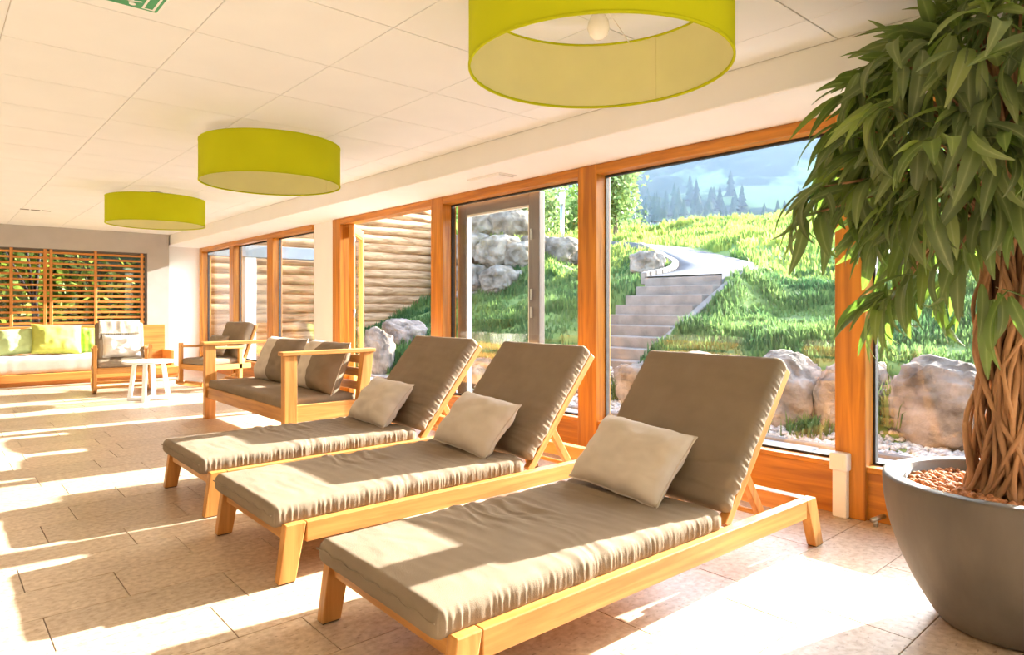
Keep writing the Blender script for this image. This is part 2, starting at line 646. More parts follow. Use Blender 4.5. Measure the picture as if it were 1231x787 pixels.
def window_bay(n, y0, y1, label, mull=(), zb=0.275, zt=2.05, post_lo=0.0, post_hi=0.0, lower=True):
    """bay from y0 to y1; post_lo/post_hi are widths of posts standing just inside the ends"""
    w = empty(f'window_{n}', (XW, (y0 + y1) / 2, 0))
    cy = (y0 + y1) / 2
    a, b = y0 - cy, y1 - cy
    xi, xo = XI - XW, XO - XW
    box('header', (xi - 0.015, xo, a, b, zt, ZS - 0.001), wood('larch', 'y'), w, 0.006, 2)
    if lower:
        box('sill_panel', (xi + 0.012, xo, a, b, 0.0, zb - 0.03), wood('larch', 'y'), w, 0.003)
        box('sill_rail', (xi - 0.004, xo, a, b, zb - 0.03, zb), wood('larch', 'y'), w, 0.006, 2)
    ga, gb = a, b
    if post_lo:
        hexa('post', box_pts(xi - 0.02, xo + 0.02, a, a + post_lo * 0.52, 0, ZS - 0.001), wood('larch', 'z'), w, 0.006, 2)
        hexa('post', box_pts(xi - 0.005, xo + 0.02, a + post_lo * 0.53, a + post_lo, 0, ZS - 0.001), wood('larch', 'z'), w, 0.006, 2)
        ga = a + post_lo
    if post_hi:
        hexa('post', box_pts(xi - 0.02, xo + 0.02, b - post_hi, b, 0, ZS - 0.001), wood('larch', 'z'), w, 0.006, 2)
        gb = b - post_hi
    edges = [ga]
    for my, mw in mull:
        hexa('mullion', box_pts(xi - 0.01, xo + 0.01, my - mw / 2 - cy, my + mw / 2 - cy, 0, zt + 0.01), wood('larch', 'z'), w, 0.006, 2)
        edges += [my - mw / 2 - cy, my + mw / 2 - cy]
    edges.append(gb)
    for i in range(0, len(edges), 2):
        p, q = edges[i], edges[i + 1]
        pane = box('pane', (0.058, 0.078, p + 0.008, q - 0.008, zb + 0.006, zt - 0.006), M_GLASS, w, 0)
        s = 0.012
        boxes('seal', [(0.05, 0.086, p, p + s, zb, zt), (0.05, 0.086, q - s, q, zb, zt), (0.05, 0.086, p + s, q - s, zb, zb + s), (0.05, 0.086, p + s, q - s, zt - s, zt)], M_SEAL, pane, 0)
    tag(w, label, 'window', kind='structure')
    return w


window_bay(1, 7.85, 12.38, 'far timber window with three tall panes beside white pillar', mull=((10.78, 0.19), (9.22, 0.2)), post_hi=0.13)
window_bay(2, 3.346, 5.245, 'timber framed window with the dark door leaf standing behind it', post_hi=0.19)
window_bay(3, 1.501, 3.346, 'large clear timber window looking onto the steps and path', post_lo=0.0, post_hi=0.179)
window_bay(4, -0.35, 1.501, 'timber window behind the potted tree', post_hi=0.154)
window_bay(5, -2.99, -0.35, 'timber window beside the viewer', post_hi=0.17)

# header over the doorway and the fixed post beside the pillar
dw = empty('door_1', (XW, 6.27, 0))
box('header', (XI - XW - 0.015, 0.09, 5.245 - 6.27, 7.29 - 6.27, 2.05, ZS - 0.001), wood('larch', 'y'), dw, 0.006, 2)
hexa('post', box_pts(-0.05, 0.11, 7.10 - 6.27, 7.285 - 6.27, 0, ZS - 0.001), wood('larch', 'z'), dw, 0.006, 2)
box('threshold', (-0.04, 0.12, 5.25 - 6.27, 7.1 - 6.27, 0.0, 0.02), M_STEEL, dw, 0.002)
tag(dw, 'open timber doorway to the terrace', 'doorway', kind='structure')


def door_leaf(name, label, hinge, ang, width, wmat, z0=0.03, z1=2.05, sw=0.10, th=0.06, cat='door'):
    d = empty(name, (hinge[0], hinge[1], 0), ang)
    box('stile', (0, sw, -th / 2, th / 2, z0, z1), wood(wmat, 'z'), d, 0.005, 2)
    box('stile', (width - sw, width, -th / 2, th / 2, z0, z1), wood(wmat, 'z'), d, 0.005, 2)
    box('top_rail', (sw, width - sw, -th / 2, th / 2, z1 - 0.10, z1), wood(wmat, 'x'), d, 0.005, 2)
    box('bottom_rail', (sw, width - sw, -th / 2, th / 2, z0, z0 + 0.26), wood(wmat, 'x'), d, 0.005, 2)
    p = box('pane', (sw, width - sw, -0.008, 0.008, z0 + 0.26, z1 - 0.10), M_GLASS, d, 0)
    s = 0.014
    boxes('glazing_bead', [(sw, sw + s, -0.022, 0.022, z0 + .26, z1 - .1), (width - sw - s, width - sw, -0.022, 0.022, z0 + .26, z1 - .1), (sw + s, width - sw - s, -0.022, 0.022, z0 + .26, z0 + .26 + s), (sw + s, width - sw - s, -0.022, 0.022, z1 - .1 - s, z1 - .1)], M_BEIGE if wmat == 'door' else wood(wmat, 'z'), p, 0)
    tag(d, label, cat, kind='structure')
    return d


d2 = door_leaf('door_2', 'folded timber door leaf swung outward beside the white pillar', (XW + 0.03, 6.97), math.atan2(0.80, 0.60), 0.82, 'larch')
for zz in (0.5, 1.02, 1.85):
    tube('hinge', [(-0.012, -0.035, zz - 0.05), (-0.012, -0.035, zz + 0.05)], 0.011, M_STEEL, d2, 10)
d3 = door_leaf('door_3', 'dark brown glazed door leaf parked outside the second window', (XW + 0.16, 5.06), -math.pi / 2, 1.12, 'door', sw=0.13)
for zz in (0.55, 1.05, 1.20, 1.70):
    box('hinge', (1.02, 1.04, -0.045, -0.03, zz - 0.045, zz + 0.045), M_STEEL, d3, 0.002)

# cable duct with box, door stop
cd = empty('cable_duct', (XW - 0.062, 1.463, 0))
box('duct', (-0.022, 0.03, -0.036, 0.036, 0, 0.27), M_LACQ, cd, 0.004)
box('socket_box', (-0.04, 0.03, -0.046, 0.046, 0.245, 0.338), M_LACQ, cd, 0.010, 3)
box('cover_seam', (-0.0415, -0.03, -0.03, 0.03, 0.262, 0.322), M_WHITE, cd, 0.004)
tag(cd, 'cream cable duct with socket box on the window post', 'cable duct')
ds = empty('door_stop', (XW - 0.02, 1.27, 0))
tube('rod', [(0, 0, 0.04), (-0.10, 0.02, 0.035)], 0.012, M_STEEL, ds, 10)
tube('foot', [(-0.07, 0.014, 0), (-0.07, 0.014, 0.03)], 0.012, M_STEEL, ds, 10)
tag(ds, 'small metal door stop sticking out of the window sill panel', 'door stop')
#@@END_SHELL
# ---------------------------------------------------------------- outside: terrain, steps, path, log wall, hills
def ss(a, b, x):
    t = np.clip((x - a) / (b - a), 0, 1)
    return t * t * (3 - 2 * t)


def terrain_z(x, y):
    x = np.asarray(x, float)
    y = np.asarray(y, float)
    right = -0.10 + 0.10 * ss(5.35, 5.6, x) + 0.55 * ss(5.75, 6.35, x) + 0.235 * np.clip(x - 6.2, 0, None)
    left = -0.10 + 0.52 * ss(5.3, 6.0, x) + 0.38 * np.clip(x - 5.9, 0, 3.6) + 0.19 * np.clip(x - 9.5, 0, None)
    left2 = -0.10 + 0.40 * ss(5.5, 6.4, x) + 0.40 * np.clip(x - 6.35, 0, 3.2) + 0.20 * np.clip(x - 9.55, 0, None)
    w2 = ss(8.0, 9.6, y)
    left = left * (1 - w2) + left2 * w2
    w = ss(4.6, 7.4, y)
    z = right * (1 - w) + left * w
    z = z + 1.3 * ss(8.8, 10.8, x) * ss(0.88, 1.25, y / np.maximum(x, 1.0)) * (1 - ss(16, 20, x))
    rim = 4.35 + 0.05 * (x - 22) - 0.035 * np.clip(x - 24, 0, None) ** 1.35
    z = np.where(x > 20, z * (1 - ss(20, 24, x)) + rim * ss(20, 24, x), z)
    b = ss(6.2, 8.0, x)
    z = z + b * (0.05 * np.sin(x * 1.9 + 0.7 * y + 1.2 * np.sin(y)) + 0.06 * np.sin(1.3 * y - 0.8 * x + 1.0) + 0.06 * np.sin(3.1 * x + 2.3 * y) * np.sin(1.7 * y))
    return z


ST_X0, ST_X1, ST_Y0, ST_Y1 = 6.0, 8.4, 5.05, 6.38
P_R = [(8.4, 5.05), (9.3, 5.15), (10.3, 5.6), (11.2, 6.4), (12.6, 7.8), (14.0, 9.5), (15.2, 11.4), (16.2, 13.4)]
P_L = [(8.4, 6.38), (9.1, 6.45), (9.8, 6.75), (10.4, 7.35), (11.3, 8.35), (12.5, 9.7), (13.6, 11.4), (14.4, 13.4)]


def resample(P, n):
    P = np.array(P, float)
    t = np.linspace(0, len(P) - 1, n)
    out = []
    for q in t:
        i = min(int(q), len(P) - 2)
        f = q - i
        p0, p1, p2, p3 = P[max(i - 1, 0)], P[i], P[i + 1], P[min(i + 2, len(P) - 1)]
        out.append(0.5 * (2 * p1 + (p2 - p0) * f + (2 * p0 - 5 * p1 + 4 * p2 - p3) * f * f + (3 * p1 - p0 - 3 * p2 + p3) * f ** 3))
    return np.array(out)


NP_ = 60
PR, PL = resample(P_R, NP_), resample(P_L, NP_)
PC = (PR + PL) / 2
pz = np.interp(PC[:, 0], [8.4, 9.5, 10.7, 12.8, 14, 16], [1.54, 1.68, 1.93, 2.42, 2.72, 3.12])
PWID = np.hypot(*(PR - PL).T)


def path_info(x, y):
    """distance to the path centre line and path height there"""
    shp = np.shape(x)
    P = np.stack([np.ravel(x), np.ravel(y)], 1)
    d = np.hypot(P[:, None, 0] - PC[None, :, 0], P[:, None, 1] - PC[None, :, 1])
    i = d.argmin(1)
    dd = d[np.arange(len(P)), i] / (PWID[i] / 2)
    return dd.reshape(shp), pz[i].reshape(shp)


def ground_z(x, y):
    z = terrain_z(x, y)
    dd, hz = path_info(x, y)
    w = 1 - ss(1.05, 2.2, dd)
    z = z * (1 - w) + (hz - 0.03) * w
    s_in = ss(ST_X0 - 0.5, ST_X0, x) * (1 - ss(ST_X1 - 0.05, ST_X1 + 0.1, x)) * ss(ST_Y0 - 0.3, ST_Y0 - 0.1, y) * (1 - ss(ST_Y1 + 0.05, ST_Y1 + 0.25, y))
    st = np.clip((x - ST_X0) / 0.24, 0, 10) * 0.14 - 0.12
    z = z * (1 - s_in) + np.minimum(z, st) * s_in
    return z


M_SOIL = mat('meadow_soil', (0.10, 0.15, 0.03), 0.95, 0.3, 2.5, bump=0.4, bscale=12, col2=(0.16, 0.22, 0.05))
gx = np.concatenate([np.linspace(5.1, 12, 90), np.linspace(12.15, 26, 70), np.linspace(26.5, 44, 16)])
gy = np.concatenate([np.linspace(-14, -2.2, 30), np.linspace(-2, 14, 150), np.linspace(14.3, 46, 50)])
GX, GY = np.meshgrid(gx, gy, indexing='ij')
GZ = ground_z(GX, GY)
V = np.stack([GX, GY, GZ], -1).reshape(-1, 3)
ni, nj = GX.shape
ii, jj = np.meshgrid(np.arange(ni - 1), np.arange(nj - 1), indexing='ij')
b = (ii * nj + jj).ravel()
Fq = np.stack([b, b + nj, b + nj + 1, b + 1], 1)
terr = np_mesh('meadow', V, Fq, M_SOIL, None, True)
tag(terr, 'green meadow slope rising from the terrace', 'meadow', kind='structure')


def grass_mat(name, ca, cb):
    m = bpy.data.materials.new(name)
    nt, bs, out = nodes_of(m)
    L = nt.links
    geo = nt.nodes.new('ShaderNodeNewGeometry')
    nz = nt.nodes.new('ShaderNodeTexNoise')
    nz.inputs['Scale'].default_value = 1.1
    nz.inputs['Detail'].default_value = 6
    L.new(geo.outputs['Position'], nz.inputs['Vector'])
    rp = nt.nodes.new('ShaderNodeValToRGB')
    rp.color_ramp.elements[0].position = 0.34
    rp.color_ramp.elements[1].position = 0.68
    rp.color_ramp.elements[0].color = (*ca, 1)
    rp.color_ramp.elements[1].color = (*cb, 1)
    L.new(nz.outputs['Fac'], rp.inputs[0])
    L.new(rp.outputs[0], bs.inputs['Base Color'])
    bs.inputs['Roughness'].default_value = 0.7
    bs.inputs['Specular IOR Level'].default_value = 0.2
    tr = nt.nodes.new('ShaderNodeBsdfTranslucent')
    L.new(rp.outputs[0], tr.inputs['Color'])
    mx = nt.nodes.new('ShaderNodeMixShader')
    mx.inputs[0].default_value = 0.5
    L.new(bs.outputs[0], mx.inputs[1])
    L.new(tr.outputs[0], mx.inputs[2])
    L.new(mx.outputs[0], out.inputs['Surface'])
    return m


M_GRASS_HAZED = grass_mat('hazed_grass_blade', (0.05, 0.125, 0.045), (0.20, 0.28, 0.075))  # darker blue-green: haze and glass reflection over the lower slope put into the colour
M_GRASS_SUNLIT = grass_mat('sunlit_grass_blade', (0.13, 0.23, 0.045), (0.47, 0.50, 0.11))  # brighter yellow-green: sunlight on the upper slope put into the blade colour


def blades(P, ln, wd, lean=0.45):
    """three-vertex-wide bent blades at points P -> verts, tris"""
    n = len(P)
    a = NR.rand(n) * 2 * np.pi
    l = ln * (0.55 + 0.9 * NR.rand(n))
    w = wd * (0.6 + 0.8 * NR.rand(n))
    bend = lean * (NR.rand(n) * 1.3)
    dirx, diry = np.cos(a), np.sin(a)
    sx, sy = -diry, dirx
    z0 = P[:, 2]
    v0 = np.stack([P[:, 0] - sx * w, P[:, 1] - sy * w, z0 - 0.02], 1)
    v1 = np.stack([P[:, 0] + sx * w, P[:, 1] + sy * w, z0 - 0.02], 1)
    mx, my, mz = P[:, 0] + dirx * l * bend * .4, P[:, 1] + diry * l * bend * .4, z0 + l * .6
    v2 = np.stack([mx + sx * w * .8, my + sy * w * .8, mz], 1)
    v3 = np.stack([mx - sx * w * .8, my - sy * w * .8, mz], 1)
    v4 = np.stack([P[:, 0] + dirx * l * bend, P[:, 1] + diry * l * bend, z0 + l * (1 - .25 * bend)], 1)
    V = np.stack([v0, v1, v2, v3, v4], 1).reshape(-1, 3)
    b = np.arange(n) * 5
    T = np.concatenate([np.stack([b, b + 1, b + 2], 1), np.stack([b, b + 2, b + 3], 1), np.stack([b + 3, b + 2, b + 4], 1)])
    return V, T


def scatter(n, x0, x1, y0, y1, power=1.0):
    x = x0 + (x1 - x0) * NR.rand(n) ** power
    y = y0 + (y1 - y0) * NR.rand(n)
    dd, _ = path_info(x, y)
    ok = dd > 1.12
    ok &= ~((x > ST_X0 - 0.3) & (x < ST_X1 + 0.1) & (y > ST_Y0 - 0.16) & (y < ST_Y1 + 0.1))
    cl = np.sin(x * 2.1 + 1.3 * np.sin(y * 1.7)) * np.sin(y * 2.3 + 1.1 * np.sin(x * 1.3)) + 0.8 * np.sin(x * 5.1 + y * 3.3) * np.sin(y * 4.7 - x * 2)
    cl = 0.6 * cl + 0.5 * np.sin(7.7 * x - 3.9 * y + 2 * np.sin(1.9 * y)) * np.sin(6.1 * y + 2.7 * x) + 0.4 * np.sin(0.9 * x + 1.7 * y) * np.sin(0.7 * y - 1.3 * x)
    ok &= NR.rand(n) < 0.45 + 0.35 * cl
    x, y, cl = x[ok], y[ok], cl[ok]
    return np.stack([x, y, ground_z(x, y)], 1), cl


Vs, Ts, off = [], [], 0
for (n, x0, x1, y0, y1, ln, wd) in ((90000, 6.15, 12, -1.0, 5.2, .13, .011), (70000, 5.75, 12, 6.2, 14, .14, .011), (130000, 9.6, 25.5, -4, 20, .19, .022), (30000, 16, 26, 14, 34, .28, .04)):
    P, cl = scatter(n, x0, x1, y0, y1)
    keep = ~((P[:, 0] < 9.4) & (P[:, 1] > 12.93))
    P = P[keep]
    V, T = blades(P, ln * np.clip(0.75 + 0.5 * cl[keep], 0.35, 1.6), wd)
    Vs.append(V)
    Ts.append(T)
for nm, ids, gm, lab in (('bank_grass', (0, 1), M_GRASS_HAZED, 'short grass on the bank behind the boulders, haze painted in as blue-green'), ('meadow_grass', (2, 3), M_GRASS_SUNLIT, 'long meadow grass on the upper slope, sunlight painted in as yellow-green')):
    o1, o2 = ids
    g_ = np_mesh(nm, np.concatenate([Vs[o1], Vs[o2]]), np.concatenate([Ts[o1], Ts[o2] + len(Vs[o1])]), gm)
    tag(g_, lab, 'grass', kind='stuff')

# steps
stairs = empty('garden_steps', (ST_X0, (ST_Y0 + ST_Y1) / 2, 0))
hy = (ST_Y1 - ST_Y0) / 2
for k in range(11):
    x = k * 0.24
    z1 = (k + 1) * 0.14
    j = 0.012 * math.sin(k * 2.7)
    box('step', (x, x + 0.34, -hy + j, hy + j, max(-0.05, z1 - 0.2), z1), M_CONC, stairs, 0.012, 2)
hexa('side_wall', [(0.75, -hy - 0.14, 0.2), (2.75, -hy - 0.14, 1.1), (2.75, -hy - 0.015, 1.1), (0.75, -hy - 0.015, 0.2), (0.75, -hy - 0.14, 0.60), (2.75, -hy - 0.14, 1.60), (2.75, -hy - 0.015, 1.60), (0.75, -hy - 0.015, 0.60)], M_CONC, stairs, 0.01)
tag(stairs, 'weathered concrete garden steps climbing to the curved path', 'steps', kind='structure')

# path and kerb
V, Fc = [], []
for i in range(NP_):
    for j in range(5):
        f = j / 4
        p = PL[i] * (1 - f) + PR[i] * f
        V.append((p[0], p[1], pz[i] + 0.02))
for i in range(NP_):
    for j in (0, 4):
        p = V[i * 5 + j]
        V.append((p[0], p[1], pz[i] - 0.25))
base = NP_ * 5
for i in range(NP_ - 1):
    for j in range(4):
        Fc.append((i * 5 + j, (i + 1) * 5 + j, (i + 1) * 5 + j + 1, i * 5 + j + 1))
    Fc.append((base + i * 2, base + i * 2 + 2, (i + 1) * 5, i * 5))
    Fc.append((i * 5 + 4, (i + 1) * 5 + 4, base + i * 2 + 3, base + i * 2 + 1))
M_PATH = mat('path_concrete', (0.15, 0.143, 0.145), 0.95, 0.1, 3, bump=0.2, bscale=60, spec=0.05)
path = mesh_obj('garden_path', V, Fc, M_PATH, None, True)
tag(path, 'pale concrete path curving uphill from the steps', 'path', kind='structure')
kb = []
for i in range(0, 40, 2):
    a, b = PL[i], PL[min(i + 2, NP_ - 1)]
    dv = (b - a) / np.hypot(*(b - a))
    nn = np.array([-dv[1], dv[0]])
    a2, b2 = a + dv * 0.012, b - dv * 0.012
    za, zb = pz[i], pz[min(i + 2, NP_ - 1)]
    p = [(*(a2 - nn * .02), za - .1), (*(b2 - nn * .02), zb - .1), (*(b2 + nn * .09), zb - .1), (*(a2 + nn * .09), za - .1),
         (*(a2 - nn * .02), za + .09), (*(b2 - nn * .02), zb + .09), (*(b2 + nn * .09), zb + .09), (*(a2 + nn * .09), za + .09)]
    hexa('kerb_stone', p, M_CONC, path, 0.008)

# terrace slabs
M_SLAB = mat('terrace_slab', (0.50, 0.47, 0.45), 0.8, 0.12, 5, bump=0.15, bscale=60, rand=0.08)
M_SAND = mat('terrace_bed', (0.22, 0.19, 0.16), 0.95, 0.2, 12)
terrace = box('terrace', (XW + 0.1, 5.9, -14, 13.2, -0.3, -0.03), M_SAND, None, 0)
tag(terrace, 'paved terrace outside the windows', 'terrace', kind='structure')
bm = bmesh.new()
bm_hexa(bm, box_pts(-0.245, 0.245, -0.325, 0.325, -0.045, 0), 0.004)
me_slab = bpy.data.meshes.new('paving_slab')
bm.to_mesh(me_slab)
bm.free()
me_slab.materials.append(M_SLAB)
for i in range(3):
    for j in range(-6, 20):
        o = bpy.data.objects.new('paving_slab', me_slab)
        COL.objects.link(o)
        o.parent = terrace
        o.location = (4.02 + i * 0.5, j * 0.66 + (0.33 if i % 2 else 0), -0.012 + 0.003 * math.sin(i * 3 + j * 1.7))
for j in range(-4, 13):
    box('edging_stone', (5.27, 5.35, j * 1.0 + 0.01, j * 1.0 + 0.99, -0.1, 0.012), M_CONC, terrace, 0.006)

# gravel
M_GRAVEL = mat('gravel', (0.42, 0.37, 0.33), 0.9, 0.45, 25, col2=(0.60, 0.55, 0.50))


def pebbles(name, P, S, m, parent=None, base_n=0):
    """octahedral-ish pebbles (subdivided once) merged"""
    bm = bmesh.new()
    bmesh.ops.create_icosphere(bm, subdivisions=1, radius=1)
    bv = np.array([v.co[:] for v in bm.verts])
    bf = np.array([[v.index for v in f.verts] for f in bm.faces])
    bm.free()
    n = len(P)
    sc = S[:, None] * (0.7 + 0.6 * NR.rand(n, 3))
    a = NR.rand(n) * 6.283
    ca, sa = np.cos(a), np.sin(a)
    jit = 1 + 0.18 * (NR.rand(n, len(bv), 1) - .5)
    W = bv[None] * jit * sc[:, None, :]
    X = W[..., 0] * ca[:, None] - W[..., 1] * sa[:, None]
    Y = W[..., 0] * sa[:, None] + W[..., 1] * ca[:, None]
    VV = np.stack([X + P[:, None, 0], Y + P[:, None, 1], W[..., 2] * .8 + P[:, None, 2]], -1).reshape(-1, 3)
    FF = (bf[None] + (np.arange(n) * len(bv))[:, None, None]).reshape(-1, 3)
    return np_mesh(name, VV, FF, m, parent, True)


n = 5200
px_ = 5.38 + 0.75 * NR.rand(n) ** 1.3
py_ = -2.5 + 9.5 * NR.rand(n)
pzz = np.maximum(-0.02, terrain_z(px_, py_)) + 0.01
g = pebbles('gravel', np.stack([px_, py_, pzz], 1), 0.014 + 0.03 * NR.rand(n) ** 2, M_GRAVEL)
tag(g, 'pale gravel strip between terrace and boulders', 'gravel', kind='stuff')

# boulders
M_ROCK = mat('boulder_stone', (0.15, 0.115, 0.088), 0.95, 0.45, 3.2, bump=1.0, bscale=7, bdist=0.06, rand=0.15, spec=0.1, col2=(0.30, 0.245, 0.20))


def boulder(loc, size, seed, label, group, rz=0.0):
    bm = bmesh.new()
    bmesh.ops.create_icosphere(bm, subdivisions=5, radius=1)
    for v in bm.verts:
        p = v.co.copy()
        q = Vector([math.copysign(abs(c) ** 0.72, c) for c in p])
        f = 1 + 0.22 * nz3(p.x * 1.1 + seed, p.y * 1.1, p.z * 1.1 + seed) + 0.10 * nz3(p.x * 2.7, p.y * 2.7 + seed, p.z * 2.7) + 0.06 * nz3(p.x * 6 + seed, p.y * 6, p.z * 6) + 0.03 * nz3(p.x * 13 + seed, p.y * 13, p.z * 13)
        f += 0.10 * abs(nz3(p.x * 2.1 + seed * 2, p.y * 2.1, p.z * 2.1)) - 0.06 * math.floor(2.2 * nz3(p.x * 1.6, p.y * 1.6 + seed, p.z * 1.6) + .5)
        v.co = Vector((q.x * size[0] * f, q.y * size[1] * f, q.z * size[2] * f))
    o = from_bm('boulder', bm, M_ROCK, None, True)
    o.location = loc
    o.rotation_euler = (0.1 * math.sin(seed), 0.1 * math.cos(seed * 2), rz)
    tag(o, label, 'boulder', group)
    return o


G1 = 'boulders along the terrace edge'
boulder((6.0, 1.62, 0.24), (0.30, 0.40, 0.40), 1.3, 'big grey boulder behind the potted tree trunk', G1)
boulder((5.88, 0.86, 0.14), (0.24, 0.28, 0.27), 2.9, 'small rounded boulder right of the tree trunk', G1)
boulder((6.1, 2.36, 0.22), (0.30, 0.30, 0.36), 4.1, 'warm brown boulder just right of the thick window post', G1)
boulder((6.05, 3.0, 0.24), (0.32, 0.36, 0.38), 5.7, 'boulder seen left of the thick window post', G1)
boulder((6.1, 3.85, 0.20), (0.30, 0.40, 0.34), 7.2, 'low boulder above the nearest lounger backrest', G1)
boulder((6.05, 4.62, 0.16), (0.28, 0.30, 0.28), 8.8, 'low boulder at the foot of the garden steps', G1)
boulder((6.0, 0.1, 0.2), (0.30, 0.42, 0.36), 9.4, 'boulder at the right edge beyond the tree', G1)
boulder((5.75, 7.2, 0.12), (0.26, 0.40, 0.24), 11.1, 'low boulder left of the garden steps', G1)
boulder((5.7, 8.3, 0.12), (0.25, 0.42, 0.24), 12.4, 'flat boulder below the grass outside the second window', G1)
boulder((5.75, 9.95, 0.22), (0.22, 0.26, 0.45), 13.7, 'upright brown rock outside the open doorway', G1, 0.5)
boulder((6.7, 10.6, 0.55), (0.35, 0.40, 0.30), 14.2, 'dark rock in the bank before the log wall', G1)
G2 = 'boulders stacked in the upper bank'
for i, (px, py, X, sz, lab) in enumerate([
        (566, 300, 9.6, .50, 'leftmost boulder of the second row in the bank'), (600, 303, 9.7, .48, 'pale boulder in the middle of the bank wall'),
        (627, 308, 9.9, .42, 'grey boulder behind the dark door stile'), (580, 272, 10.4, .50, 'topmost left boulder of the bank wall'),
        (615, 270, 10.6, .46, 'topmost boulder behind the dark door leaf top'), (566, 335, 9.2, .42, 'shaded boulder low in the bank wall'),
        (602, 338, 9.2, .40, 'shaded boulder lowest in the middle of the bank'), (645, 300, 10.6, .42, 'boulder right of the dark door leaf'),
        (674, 303, 10.9, .40, 'boulder nearest the timber post in the grass bank'), (560, 365, 8.9, .36, 'shaded boulder at the foot of the bank wall')]):
    u, v = px - 615.5, 368 - py
    c, s = math.cos(YAW), math.sin(YAW)
    rx, ry = u * c + 797.8 * s, -u * s + 797.8 * c
    t = X / rx
    boulder((X, ry * t, 1.1 + v * t), (sz, sz * 1.05, sz * .75), 20 + i * 1.7, lab, G2)
boulder((9.35, 7.05, 1.82), (0.22, 0.3, 0.22), 45.0, 'small rock beside the path kerb', G2)

# lamp post on the meadow
lp = empty('garden_lamp', (13.2, 12.85, float(ground_z(13.2, 12.85))))
LPH = 4.24 - lp.location.z - 0.32
tube('pole', [(0, 0, -0.1), (0, 0, LPH)], 0.055, M_STEEL, lp, 12)
tube('lamp_head', [(0, 0, LPH), (0, 0, LPH + 0.32)], 0.075, M_LACQ, lp, 12)
tag(lp, 'slim grey garden lamp post on the meadow', 'lamp post')

# log wall of the neighbouring wing
logw = empty('log_wall', (6.4, 13.15, 0))
rl = random.Random(5)
for k in range(21):
    r = 0.105 + 0.012 * rl.random()
    z = 0.09 + k * 0.193
    pts = []
    for i in range(15):
        x = -2.7 + 5.4 * i / 14
        pts.append((x, 0.02 * nz3(x * .7, k * 3.1, 0), z + 0.02 * nz3(x * .6, k * 1.7, 5)))
    rad = [r * (1 + 0.07 * nz3(p[0] * 1.5, k * 2.0, 9)) for p in pts]
    tube('log', pts, rad, wood('log', 'x'), logw, 12)
box('backing', (-2.7, 2.7, 0.03, 0.3, 0, 4.1), wood('log', 'x'), logw, 0)
tag(logw, 'stacked round log wall of the neighbouring wing', 'log wall', kind='structure')

# canopy column and beam, white planter outside the far windows
cc = empty('canopy', (4.45, 12.35, 0))
box('column', (-0.1, 0.1, -0.1, 0.1, -0.03, 2.0), M_WHITE, cc, 0.005)
box('beam', (-0.75, 1.6, -0.12, 0.12, 2.0, 2.22), mat('slate_blue', (0.20, 0.23, 0.26), 0.7, 0.1, 5), cc, 0.005)
tag(cc, 'white column with dark beam outside the far window', 'canopy', kind='structure')
pl = empty('planter', (4.75, 9.55, -0.012))
lathe('pot', [(0.0, 0), (0.16, 0), (0.2, 0.2), (0.24, 0.66), (0.215, 0.66), (0.19, 0.58), (0.0, 0.58)], M_LACQ, pl, 32)
V, T = blades(np.stack([0.15 * NR.randn(160) * .6, 0.15 * NR.randn(160) * .6, np.full(160, 0.58)], 1), 0.26, 0.012, 0.9)
np_mesh('leaves', V, T, M_GRASS_HAZED, pl)
tag(pl, 'white outdoor planter beyond the far window', 'planter')


def leaf_cloud(n, size, shape, colour_m, name, parent):
    """leafy crown: small quads scattered in lumps"""
    lumps = NR.randn(max(6, n // 160), 3)
    lumps /= np.linalg.norm(lumps, axis=1)[:, None]
    lumps *= (0.35 + 0.5 * NR.rand(len(lumps), 1))
    k = NR.randint(0, len(lumps), n)
    P = lumps[k] + 0.22 * NR.randn(n, 3)
    P = P * np.array(shape)[None]
    P[:, 2] += shape[2]
    a = NR.randn(n, 3)
    a /= np.linalg.norm(a, axis=1)[:, None]
    b = np.cross(a, NR.randn(n, 3))
    b /= np.linalg.norm(b, axis=1)[:, None]
    s = size * (0.6 + 0.8 * NR.rand(n, 1))
    V = np.stack([P - a * s, P + b * s * .5, P + a * s, P - b * s * .5], 1).reshape(-1, 3)
    q = np.arange(n) * 4
    return np_mesh(name, V, np.stack([q, q + 1, q + 2, q + 3], 1), colour_m, parent)


M_LEAF1 = mat('tree_leaf', (0.10, 0.20, 0.035), 0.6, 0.35, 2.0, trans=0.4, col2=(0.20, 0.30, 0.06))
M_LEAF2 = mat('tree_leaf_pale', (0.20, 0.28, 0.09), 0.6, 0.3, 2.0, trans=0.4)
M_BARK = mat('bark', (0.16, 0.11, 0.075), 0.95, 0.3, 12, bump=0.5, bscale=30)


def tree(x, y, shape, th, label, m=M_LEAF1, n=4200, leaf=0.10, group=None, name='tree', zb=None):
    z = float(ground_z(x, y)) if zb is None else zb
    t = empty(name, (x, y, z))
    top = th + shape[2]
    tube('trunk', [(0, 0, -0.3), (0.05, 0.02, th * .6), (0, 0, top)], [0.06 * shape[2], 0.05 * shape[2], 0.02 * shape[2]], M_BARK, t, 8)
    c = leaf_cloud(n, leaf, shape, m, 'crown', t)
    c.location = (0, 0, th)
    tag(t, label, 'tree', group)
    return t


